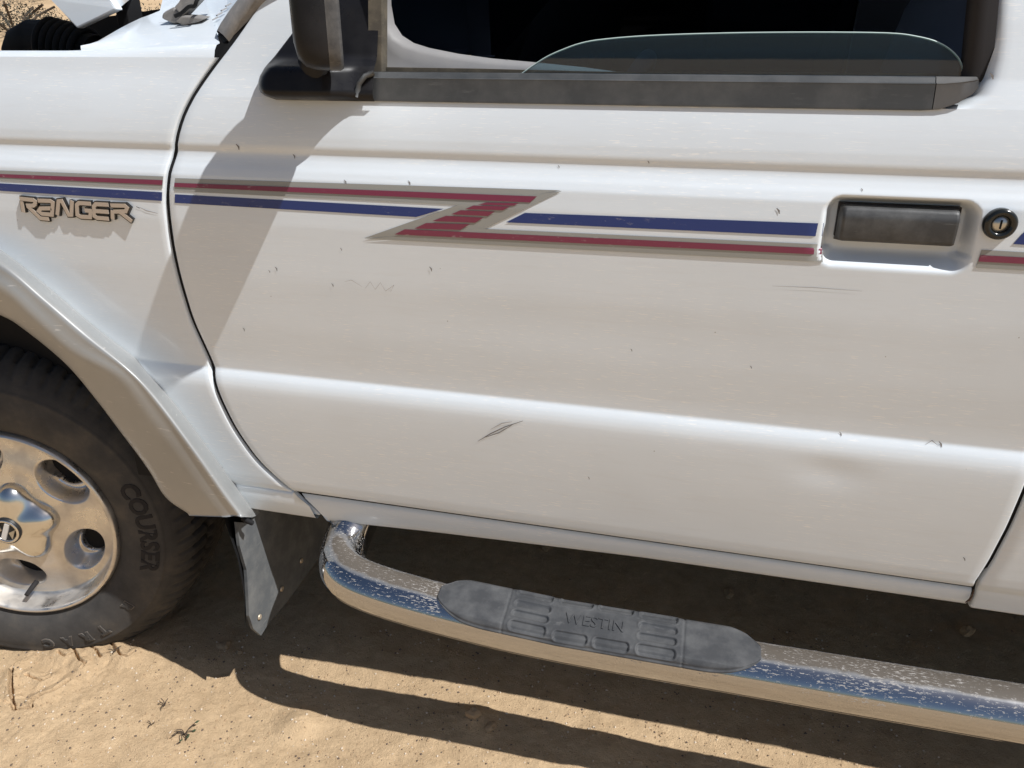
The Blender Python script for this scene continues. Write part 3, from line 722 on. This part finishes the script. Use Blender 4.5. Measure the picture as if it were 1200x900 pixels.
def padpt(t_, s, h):
    x = (XA + XB) / 2 + t_ * (XB - XA) / 2
    tw = math.sqrt(max(0, 1 - max(0, (abs(t_) - .62) / .38) ** 2.5)); a = math.radians(57) * max(tw, .02)
    ph = phi0 + s * a * -1
    rho = min((.0405 + .0040) / max(math.cos(ph - phi0), .1), .0405 + .0150)
    taper = float(sstep(1.0, .80, abs(t_)))
    rho = .0405 + (rho - .0405) * (.35 + .65 * taper) + h
    return np.array((x, -.044 - rho * math.sin(ph), zc(x) + rho * math.cos(ph)))
for i in range(NT):
    t_ = -1 + 2 * i / (NT - 1); t_ = t_ * (1 + .0) if abs(t_) < .6 else math.copysign(.6 + .4 * math.sin((abs(t_) - .6) / .4 * math.pi / 2), t_)
    for j in range(NSs):
        s = -1 + 2 * j / (NSs - 1); h = 0
        for a, b, c_, d in slots:
            if a - .02 < t_ < b + .02 and c_ - .1 < s < d + .1:
                q_ = float(sdrr(t_ * .25, s * .045, a * .25, b * .25, c_ * .045, d * .045, .006)); h -= .0036 * float(sstep(.0004, -.0016, q_)); h += .0011 * math.exp(-((q_ - .0011) / .0009) ** 2)
        for g in (-.54, .545):
            h -= .0014 * math.exp(-((t_ - g) / .006) ** 2)
        h -= .0016 * math.exp(-((abs(s) - .86) / .035) ** 2)
        h -= .012 * float(sstep(.93, 1.0, abs(s))) + .010 * float(sstep(.985, 1.0, abs(t_)))
        V.append(padpt(t_, s, h))
pad = mesh('step_pad', V, gridfaces(NT, NSs, 0, False, False), PADM, bar)
def textmesh(txt, size, ext=.5, bold=0):
    cu = bpy.data.curves.new('t', 'FONT'); cu.body = txt; cu.size = size; cu.extrude = ext; cu.offset = bold; cu.align_x = 'CENTER'; cu.align_y = 'CENTER'; cu.resolution_u = 3
    ob = bpy.data.objects.new('t', cu); COL.objects.link(ob); dg = bpy.context.evaluated_depsgraph_get(); me_ = bpy.data.meshes.new_from_object(ob.evaluated_get(dg))
    V_ = [tuple(v.co) for v in me_.vertices]; F_ = [tuple(p.vertices) for p in me_.polygons]
    bpy.data.objects.remove(ob); bpy.data.meshes.remove(me_); return V_, F_
Vt, Ft = textmesh('WESTIN', 1, .5)
wid = max(v[0] for v in Vt) - min(v[0] for v in Vt)
V = [padpt(.012 + x / wid * .36, y * .62, (.0015 if z > 0 else -.002)) for x, y, z in Vt]
mesh('pad_lettering', V, Ft, PADM, bar, False)

# ---- mud flap
outl = [(278, 612), (281, 640), (289, 668), (291, 700), (292, 722), (297, 737), (306, 745)]
xfl = .527
O = [atx(u, v, xfl) for u, v in outl]
O = [np.array(p) for p in O]
fl = O + [np.array((xfl, .02, .208)), np.array((xfl, .10, .205)), np.array((xfl, .28, .215)), np.array((xfl, .29, .455)), np.array((xfl, .03, .448)), atx(291, 613, xfl)]
V = []; k = len(fl)
flap = prism('mud_flap', [p - np.array((.006, 0, 0)) for p in fl], (.006, 0, 0), FLAP, T)
for u, v in ((304, 723), (353, 657), (330, 690)):
    p = atx(u, v, xfl + .001)
    o = lathe('rivet', [(.0055, 0), (.0050, -.002), (.0028, -.003), (.0018, -.0018), (.0001, -.0018)], RIV, flap, 16); o.location = p; o.rotation_euler = (0, 0, math.pi / 2)
bo = tube('flap_bolt', [at(284, 607, -.02), at(291, 611, -.02), at(296, 613, -.015)], .0045, DARK, flap, 8)

# ---- wheel well, under-hood parts
V = []
for i in range(25):
    w = math.radians(-12 + 204 * i / 24)
    for y, r in ((-.035, .530), (.02, .50), (.10, .49), (.34, .48)): V.append((r * math.cos(w), y, .355 + r * math.sin(w)))
mesh('wheel_well_liner', V, gridfaces(25, 4), DARK, T)
box('wheel_well_wall', (-.5, .33, .42), (.55, .35, 1.0), DARK, T)
box('engine_bay_floor', (-.78, .10, .60), (.42, 1.55, .70), DARK, T)
box('inner_wing', (-.80, .085, .62), (.34, .11, 1.190), DARK, T, .004)
box('inner_wing', (-.80, 1.50, .62), (.42, 1.53, 1.205), DARK, T, .004)
box('firewall', (.44, .10, .60), (.48, 1.55, 1.17), DARK, T)
box('far_wing', (-.82, 1.535, .70), (.38, 1.64, 1.17), PAINT, T, .03)
# strut tower trim and air intake
V = []
cx0 = at(48, 62, .52)
o = tube('air_box', [at(18, 66, .55), at(28, 56, .55), at(44, 50, .55), at(60, 50, .55)], [.03, .042, .047, .045], DARK, T, 20)
for i in range(6):
    p = at(60 + i * 8, 50 + i * 2.2, .50)
    rg = [p + np.array((0.012 * math.sin(w) , .043 * math.cos(w), .043 * math.sin(w))) for w in np.linspace(0, 2 * math.pi, 25)]
    tube('intake_rib', rg, .0075, DARK, o, 8, False)
tube('intake_duct', [at(55, 50, .5), at(85, 55, .5), at(112, 64, .5)], .039, DARK, o, 18)
prism('engine_cover', [at(70, 30, .9), at(100, 22, .9), at(145, 17, .9), at(190, 10, .9), at(190, 60, .9), at(60, 60, .9)], (0, .3, -.02), DARK, T)
prism('bay_ledge', [at(93, 58, .085), at(140, 34.5, .185), at(186, 14, .285), at(186, 22, .285) + np.array((-.05, 0, -.02)), at(120, 45, .16) + np.array((-.06, 0, -.02)), at(95, 62, .09) + np.array((-.05, 0, -.02))], (-.002, 0, -.03), RUB, T)

# ---- raised hood: a flanged edge facing the road, the skin beyond it
ap = at(90, 33.5, .20)
fl_ = [(90, 33.5), (137, 11), (128, -1), (100, -48), (15, -50), (60, 0)]
hood = prism('raised_hood', [at(u, v, .20 + .002 * i) for i, (u, v) in enumerate(fl_)], (.004, .012, 0), PAINT, T); bevel(hood, .003, 2)
sdv = at(100, -48, .21) - at(128, -1, .21); sdv /= np.linalg.norm(sdv)
h0 = at(128, -1, .215); h1 = at(137.5, 11.5, .215); h2 = at(160, -1, .40)
rdv = h2 - h1; rdv /= np.linalg.norm(rdv)
V = []
for i in range(14):
    for j in range(20):
        V.append(h1 + (h0 - h1) / np.linalg.norm(h0 - h1) * (i / 13 * 1.1) + rdv * (j / 19 * 1.2) + np.array((0, 0, .015 * math.sin(math.pi * j / 19))))
hs = mesh('hood_skin', V, gridfaces(14, 20), PAINT, hood); md = hs.modifiers.new('sol', 'SOLIDIFY'); md.thickness = .012; md.offset = 0
box('hood_hinge', (-.012, -.02, -.02), (.014, .02, .16), DARK, T, .003).location = at(152, 22, .34)

# ---- badge: letters of a strip badge standing proud on the fender
badge = None
K = 220 / 1200
def bpx(px, py): return (px * K, 190 + py * K)
LET = {
 'R': [[(136, 231), (222, 240), (236, 250), (233, 268), (222, 276), (178, 275)], [(148, 247), (160, 318)], [(188, 280), (268, 356), (322, 361)]],
 'a': [[(252, 243), (330, 246), (348, 257), (342, 334), (276, 327), (258, 312), (270, 294), (338, 293)]],
 'N': [[(376, 336), (384, 248), (404, 246), (448, 334), (466, 334), (470, 244)]],
 'G': [[(590, 264), (514, 259), (501, 272), (504, 334), (524, 346), (586, 350), (590, 310), (552, 306)]],
 'E': [[(702, 270), (622, 266), (609, 282), (612, 342), (630, 354), (704, 360)], [(616, 310), (702, 316)]],
 'r': [[(716, 274), (806, 276), (822, 290), (813, 312), (736, 314)], [(728, 306), (730, 362)], [(776, 316), (852, 376)]]}
def ribbon(bm_, pts, w, y0, y1):
    P = [np.array(p, float) for p in pts]; n_ = len(P); Lp = []; Rp = []
    for i in range(n_):
        d0 = P[i] - P[i - 1] if i else P[1] - P[0]; d1 = P[i + 1] - P[i] if i < n_ - 1 else d0
        d0 /= np.linalg.norm(d0); d1 /= np.linalg.norm(d1); n0 = np.array((-d0[1], d0[0])); n1 = np.array((-d1[1], d1[0]))
        mv = n0 + n1; mv /= np.linalg.norm(mv); ln = min(w / 2 / max(mv @ n0, .35), w * .95)
        e = d0 * (-w * .0) if 0 < i < n_ - 1 else (d1 * -0 if i == 0 else d0 * 0)
        Lp.append(P[i] + mv * ln); Rp.append(P[i] - mv * ln)
    vs = []
    for y in (y0, y1):
        for a, b in zip(Lp, Rp): vs += [bm_.verts.new((a[0], y, a[1])), bm_.verts.new((b[0], y, b[1]))]
    k_ = 2 * n_
    for i in range(n_ - 1):
        a = 2 * i
        bm_.faces.new((vs[a], vs[a + 1], vs[a + 3], vs[a + 2])); bm_.faces.new((vs[k_ + a], vs[k_ + a + 2], vs[k_ + a + 3], vs[k_ + a + 1]))
        bm_.faces.new((vs[a], vs[a + 2], vs[k_ + a + 2], vs[k_ + a])); bm_.faces.new((vs[a + 1], vs[k_ + a + 1], vs[k_ + a + 3], vs[a + 3]))
    bm_.faces.new((vs[0], vs[k_], vs[k_ + 1], vs[1])); bm_.faces.new((vs[k_ - 2], vs[k_ - 1], vs[2 * k_ - 1], vs[2 * k_ - 2]))
def badge_mesh(name, strokes, w, y0, y1, M, parent):
    bm_ = bmesh.new()
    for si, s in enumerate(strokes):
        pts = []
        for px, py in s:
            p = at(*bpx(px, py), -.006); pts.append((p[0], p[2]))
        ribbon(bm_, pts, w, y0 - .00004 * si, y1)
    bmesh.ops.recalc_face_normals(bm_, faces=bm_.faces)
    me_ = bpy.data.meshes.new(name); bm_.to_mesh(me_); bm_.free(); me_.materials.append(M)
    return link(bpy.data.objects.new(name, me_), parent)
allst = [s for k_ in LET for s in LET[k_]]
badge = badge_mesh('name_badge', allst, .0092, -.0085, -.0015, BADB, T)
for k_ in LET: badge_mesh('badge_letter', LET[k_], .0058, -.0095, -.0080, BADT, badge)

# ---- wheel
def make_wheel(loc, rot, first=True):
    w_ = empty('wheel', loc); w_.parent = T; w_.rotation_euler = (0, 0, rot)
    return w_
whl = make_wheel((0, 0, .355), .228)
TP = [(.200, .020), (.207, .010), (.214, .004), (.224, -.004), (.240, -.010), (.256, -.0135), (.272, -.0145), (.286, -.0135), (.298, -.0100), (.3015, -.0105), (.304, -.0075), (.314, -.001), (.323, .007), (.332, .016), (.340, .026), (.346, .038)]
def tw(r): 
    return float(np.interp(r, [a for a, b in TP], [b for a, b in TP]))
NTH = 720; prof2 = TP[:-1] + [(.346, .036), (.3505, .050), (.354, .070), (.3565, .100), (.357, .135), (.3565, .17), (.354, .20), (.3505, .22), (.346, .234), (.332, .256), (.30, .27), (.25, .27), (.20, .25)]
P2 = []
for i in range(len(prof2) - 1):
    (r0_, y0_), (r1_, y1_) = prof2[i], prof2[i + 1]
    nseg = 1 if i < 10 or i > 24 else 4
    for j in range(nseg): P2.append((r0_ + (r1_ - r0_) * j / nseg, y0_ + (y1_ - y0_) * j / nseg))
P2.append(prof2[-1]); P2 = np.array(P2)
th = np.linspace(0, 2 * math.pi, NTH, endpoint=False)
rg, tg = np.meshgrid(P2[:, 0], th, indexing='ij'); yg = np.repeat(P2[:, 1][:, None], NTH, 1)
u_ = tg / (2 * math.pi) * 74
treadm = sstep(.318, .330, rg) * (yg < .252)
ph_ = u_ + 6.0 * (yg - .1) ** 2 * 8 + np.where(yg > .135, .5, 0)
lat = sstep(.30, .42, np.abs(((ph_ % 1) - .5)) * 1.0) * (np.abs(yg - .135) > .018)
circ = sstep(.006, .003, np.abs(yg - .085 - .004 * np.sin(u_ * math.pi * 2))) + sstep(.006, .003, np.abs(yg - .185 - .004 * np.sin(u_ * math.pi * 2))) + .5 * sstep(.004, .002, np.abs(yg - .135 - .003 * np.sin(u_ * math.pi * 2)))
sipe = .3 * sstep(.12, .04, np.abs(((ph_ * 3) % 1) - .5)) * (np.abs(yg - .135) < .045)
dep = .0075 * np.clip(np.maximum(np.maximum(lat * np.where(rg < .345, .55, 1), circ), sipe), 0, 1) * treadm
rg = rg - dep * np.clip((rg - .30) / .05, .25, 1); yg = yg + dep * .45 * sstep(.352, .32, rg) * (yg < .1)
# sag where the tyre meets the sand
V = np.stack([rg * np.cos(tg), yg, rg * np.sin(tg)], -1).reshape(-1, 3)
tyre = mesh('tyre', V, gridfaces(len(P2), NTH, 0, True, True), TYRE, whl)
def arc_text(name, txt, r, size, mid_deg, M, stretch=1.0, outline=False, raise_=.0012):
    Vt, Ft = textmesh(txt, size, .5, .0016); out = []
    for x, y, z in Vt:
        rr_ = r + y; a = math.radians(mid_deg) - x * stretch / r
        out.append((rr_ * math.cos(a), tw(rr_) - (raise_ if z > 0 else -.002), rr_ * math.sin(a)))
    return mesh(name, out, Ft, M, whl, False)
arc_text('tyre_lettering', 'COURSER', .275, .046, 2, LETT, 1.0)
arc_text('tyre_lettering', 'R', .268, .030, -41, LETO, 1.0); arc_text('tyre_lettering', 'R', .268, .0245, -41.2, TYRE, 1.0, raise_=.0022)
for tx, dg in (('T', -60), ('R', -68.5), ('A', -77.5), ('C', -86.5)):
    arc_text('tyre_lettering', tx, .277, .034, dg, LETO); arc_text('tyre_lettering', tx, .277, .0285, dg, TYRE, raise_=.0022)
tr_ring = []
# rim
rr_ = np.array([.2096, .2092, .2085, .207, .204, .2005, .1985, .197, .195, .192, .188, .184] + list(np.linspace(.180, .02, 120)))
NA = 480
th2 = np.linspace(0, 2 * math.pi, NA, endpoint=False)
def rim_y(r, a):
    lip = np.interp(r, [.184, .188, .192, .195, .197, .1985, .2005, .204, .207, .2085, .2095], [.034, .031, .024, .010, .002, -.001, -.004, -.004, -.002, .002, .013])
    face = .036 - .010 * sstep(.17, .11, r) - .004 * sstep(.11, .08, r)
    y = np.where(r > .184, lip, face)
    hm = np.zeros_like(r); 
    for k_ in range(5):
        a0 = math.radians(45 - 72 * k_)
        X_, Z_ = r * np.cos(a), r * np.sin(a); ct, stt = math.cos(a0), math.sin(a0)
        rad = X_ * ct + Z_ * stt; tan_ = -X_ * stt + Z_ * ct
        # bowl, longer on the clockwise side
        tsh = tan_ + .010
        d1 = np.hypot((rad - .134 + .10 * np.maximum(tsh, 0) * 0) / .036, tsh / np.where(tsh > 0, .050, .058))
        y = y + .034 * sstep(1.06, .66, d1) * (r < .181)
        d2 = np.hypot((rad - .137) / .026, (tan_ + .002) / .039)
        y = y + .06 * sstep(1.0, .86, d2) * (r < .181)
    return y
Rg, Ag = np.meshgrid(rr_, th2, indexing='ij'); Yg = rim_y(Rg, Ag)
V = np.stack([Rg * np.cos(Ag), Yg, Rg * np.sin(Ag)], -1).reshape(-1, 3)
F = gridfaces(len(rr_), NA, 0, True)
rim = mesh('rim', V, F, RIM, whl)
lathe('slot_shade_disc', [(.172, .074), (.0001, .074)], DARK, whl, 48)  # black disc stands in for the shade seen through the wheel slots
mesh('rim_barrel', [(r * math.cos(a), y, r * math.sin(a)) for r, y in ((.190, .03), (.186, .10), (.186, .24)) for a in np.linspace(0, 2 * math.pi, 60, endpoint=False)], gridfaces(3, 60, 0, True), DARK, whl)
lathe('brake_drum', [(.15, .13), (.15, .115), (.14, .108), (.0001, .108)], DARK, whl, 40)
# hub cap: five-lobed star with domed face
V = []; NA2 = 160; RS = [0.0, .3, .42, .5, .6, .7, .8, .88, .94, .98, 1.0, 1.02, 1.03]
YS = [-.010, -.010, -.010, -.009, -.008, -.006, -.003, .002, .008, .015, .024, .033, .040]
for s_, y in zip(RS, YS):
    for k_ in range(NA2):
        a = 2 * math.pi * k_ / NA2; lob = .5 + .5 * math.cos(5 * (a - math.radians(9)))
        rb = .073 + .016 * lob
        V.append((rb * s_ * math.cos(a), y + .007 * (1 - lob) * float(sstep(.35, .8, s_)), rb * s_ * math.sin(a)))
mesh('hub_cap', V, gridfaces(len(RS), NA2, 0, True, True), CAP, whl)
V = []
lathe('logo_disc', [(.0285, -.0095), (.0285, -.0135), (.0265, -.0145), (.0245, -.0145), (.0238, -.0125), (.0001, -.0125)], LOGOD, whl, 48)
lathe('logo_ring', [(.0262, -.0143), (.0255, -.0155), (.0215, -.0155), (.0208, -.013)], CAP, whl, 48)
ca, sa = math.cos(math.radians(65)), math.sin(math.radians(65))
def rot2(x, z): return (x * ca - z * sa, x * sa + z * ca)
def flat(name, pts, y, d, M):
    return prism(name, [(rot2(x, z)[0], y, rot2(x, z)[1]) for x, z in pts], (0, d, 0), M, whl)
flat('logo_bar', [(-.019, -.0045), (.019, -.0045), (.019, .0045), (-.019, .0045)], -.0158, .004, LOGOW)
flat('logo_wedge', [(-.012, -.0165), (.0, -.0065), (.012, -.0165)], -.0148, .003, STEEL)
flat('logo_wedge', [(-.012, .0165), (.0, .0065), (.012, .0165)], -.0148, .003, STEEL)
vs = tube('valve_stem', [(-.008, .036, -.158), (-.010, .022, -.162), (-.013, .004, -.168)], [.0055, .0052, .0045], LETT, whl, 12)
# the other three wheels
def copy_wheel(loc, rz):
    r = whl.copy(); COL.objects.link(r); r.parent = T; r.location = loc; r.rotation_euler = (0, 0, rz)
    for ch in whl.children:
        if ch.name.startswith(('tyre_lettering',)): continue
        c2 = ch.copy(); COL.objects.link(c2); c2.parent = r
copy_wheel((3.19, 0, .355), 0); copy_wheel((0.0, 1.63, .355), math.pi + .228); copy_wheel((3.19, 1.63, .355), math.pi)

# ---- cargo bed and front end (just outside the frame)
bz = rowspace(.50, 1.16)
V, F = panel(bz, lambda z: 2.275, lambda z: 4.25, np.linspace(0, 1, 90), lambda x, z: prof(z) + .004, keep=lambda x, z: math.hypot(x - 3.19, z - .355) > .525)
bed = mesh('cargo_bed_side', V, F, PAINT, T); flare_mesh('fender_flare', 3.19, T)
box('cargo_bed', (2.28, .07, .60), (4.25, 1.60, 1.14), DARK, T); box('tailgate', (4.25, .04, .55), (4.29, 1.60, 1.15), PAINT, T, .01)
box('far_bed_side', (2.28, 1.60, .55), (4.25, 1.64, 1.15), PAINT, T)
box('front_bumper', (-.98, .0, .46), (-.80, 1.64, .66), CHROME, T, .04)
box('grille', (-.84, .12, .68), (-.78, 1.52, 1.04), DARK, T, .01)

# ================================================================== SMALL THINGS ON THE SAND
def rock(name, p, r, M):
    bm_ = bmesh.new(); bmesh.ops.create_icosphere(bm_, subdivisions=2, radius=1)
    sx_, sy_, sz_ = [random.uniform(.6, 1.25) for _ in range(3)]
    for v in bm_.verts:
        kx = 1 + .28 * (math.sin(v.co.x * 3.1 + r * 900) * math.cos(v.co.y * 2.7 + p[0] * 50)) + random.uniform(-.12, .12)
        v.co = Vector((v.co.x * sx_, v.co.y * sy_, v.co.z * sz_ * .62)) * (r * kx)
    me_ = bpy.data.meshes.new(name); bm_.to_mesh(me_); bm_.free(); me_.materials.append(M)
    o = link(bpy.data.objects.new(name, me_)); o.location = (p[0], p[1], float(ground_z(np.array([p[0]]), np.array([p[1]]))[0]) + r * .2); o.rotation_euler = (0, 0, random.uniform(0, 6)); return o
for (u, v, r, lab) in [(555, 848, .016, 'flat dark clod of dirt in the shadow strip below the chrome step bar'), (575, 858, .010, 'small clod just right of the flat one in the step bar shadow'), (262, 755, .012, 'lump of sand lying in shade below the mud flap'), (280, 762, .008, 'small crumb of sand beside the lump below the mud flap'), (1132, 744, .016, 'pale stone in the shade under the truck, beneath the rear door corner'), (855, 690, .014, 'dirt clod in the shade under the sill, above the right end of the step pad'), (640, 640, .012, 'dirt clod deep in shade under the middle of the door'), (700, 868, .006, 'crumb of dirt on the lower edge of the sunlit sand strip')]:
    p = atz(u, v, .055); o = rock('dirt_clod', p, r, CLOD); thing(o, lab, 'dirt clod')
# a great many fine stones: nobody could count them
V = []; F = []
for i in range(4600):
    if i < 3600: p = atz(random.uniform(-20, 1100), random.uniform(735, 900), .055)
    else: p = np.array((random.uniform(-.4, 2.1), random.uniform(-.3, 1.2), 0))
    x, y = p[0], p[1]
    if y > 1.3: continue
    r = random.choice([.0007, .0009, .0011, .0014, .0018, .0026]) ; z = float(ground_z(np.array([x]), np.array([y]))[0]); b = len(V)
    for dx, dy, dz_ in ((1, 0, 0), (0, 1, 0), (-1, 0, 0), (0, -1, 0), (0, 0, .9), (0, 0, -.6)):
        V.append((x + dx * r * random.uniform(.7, 1.3), y + dy * r * random.uniform(.7, 1.3), z + dz_ * r + r * .3))
    for a, c_ in ((0, 1), (1, 2), (2, 3), (3, 0)): F += [(b + a, b + c_, b + 4), (b + c_, b + a, b + 5)]
gr = mesh('gravel', V, F, [CLOD, STONEM, PALEM], None, False); gr.data.polygons.foreach_set('material_index', np.repeat(rng.choice([0, 0, 1, 2], len(F) // 8), 8).astype(np.int32)); gr['kind'] = 'stuff'

def sprout(u, v, n_, h, lab, name, leafy):
    p = atz(u, v, 0.055); z = float(ground_z(np.array([p[0]]), np.array([p[1]]))[0]); root = thing(empty(name, (p[0], p[1], z)), lab, 'seedling' if leafy else 'dry plant')
    for i in range(n_):
        a = random.uniform(0, 6.28); l = h * random.uniform(.5, 1); P = [(0, 0, -.003), (.3 * l * math.cos(a), .3 * l * math.sin(a), .4 * l), (.8 * l * math.cos(a + .4), .8 * l * math.sin(a + .4), .6 * l * random.uniform(.2, 1))]
        tube('stem', crom(P, 3), .0008, TWIG, root, 5)
        if leafy and i % 2 == 0:
            q_ = np.array(P[-1]); d = np.array((math.cos(a), math.sin(a), .3)) * .007; s_ = np.array((-math.sin(a), math.cos(a), .1)) * .003
            mesh('leaf', [q_ - d * .3, q_ + d * .4 + s_, q_ + d * 1.2, q_ + d * .4 - s_], [(0, 1, 2, 3)], LEAFM, root, False)
    return root
sprout(216, 858, 9, .03, 'tiny green seedling growing in the sunlit sand in front of the truck', 'seedling', True)
sprout(192, 826, 4, .018, 'scrap of dry twig on the sand above the green seedling', 'dry_twig', False)
sprout(176, 848, 3, .012, 'crumbs of dry twig left of the green seedling', 'dry_twig', False)
sprout(135, 768, 5, .02, 'dry twigs pressed in the sand right below the tyre', 'dry_twig', False)

def bush(name, u, v, d, size, lab, squash=.6, num=3500):
    dr = FW + RX * (u - 600) / FP + DY * (v - 450) / FP; dr = dr / math.hypot(dr[0], dr[1])
    x, y = CAM[0] + dr[0] * d, CAM[1] + dr[1] * d; z = float(ground_z(np.array([x]), np.array([y]))[0])
    root = thing(empty(name, (x, y, z)), lab, 'bush'); V = []; F = []
    for i in range(num):
        a = random.uniform(0, 6.28); r = size * math.sqrt(random.random()); hz = random.random() ** .7 * size * squash * (1 - (r / size) ** 2 * .7) * random.uniform(.7, 1.1)
        c_ = np.array((r * math.cos(a), r * math.sin(a), hz)); s_ = size * random.uniform(.012, .035); b = len(V)
        R_ = rng.normal(size=(3, 3)); 
        for k_ in range(3): V.append(c_ + R_[k_] / np.linalg.norm(R_[k_]) * s_)
        F.append((b, b + 1, b + 2))
    mesh('crown', V, F, BUSHM, root, False)
    for i in range(7):
        a = i * .9; tube('stem', [(0, 0, -.05), (.4 * size * math.cos(a), .4 * size * math.sin(a), .3 * size), (.7 * size * math.cos(a), .7 * size * math.sin(a), .45 * size)], size * .02, TWIG, root, 6)
bush('desert_bush', 4, -22, 17, 1.0, 'dark dry bush on the sand bank far behind the engine bay, leftmost')
bush('desert_bush', 188, 2, 15, .9, 'dark dry bush behind the truck, right of the raised hood')
bush('desert_bush', 45, -40, 24, 1.2, 'small dry bush on the crest of the bank')
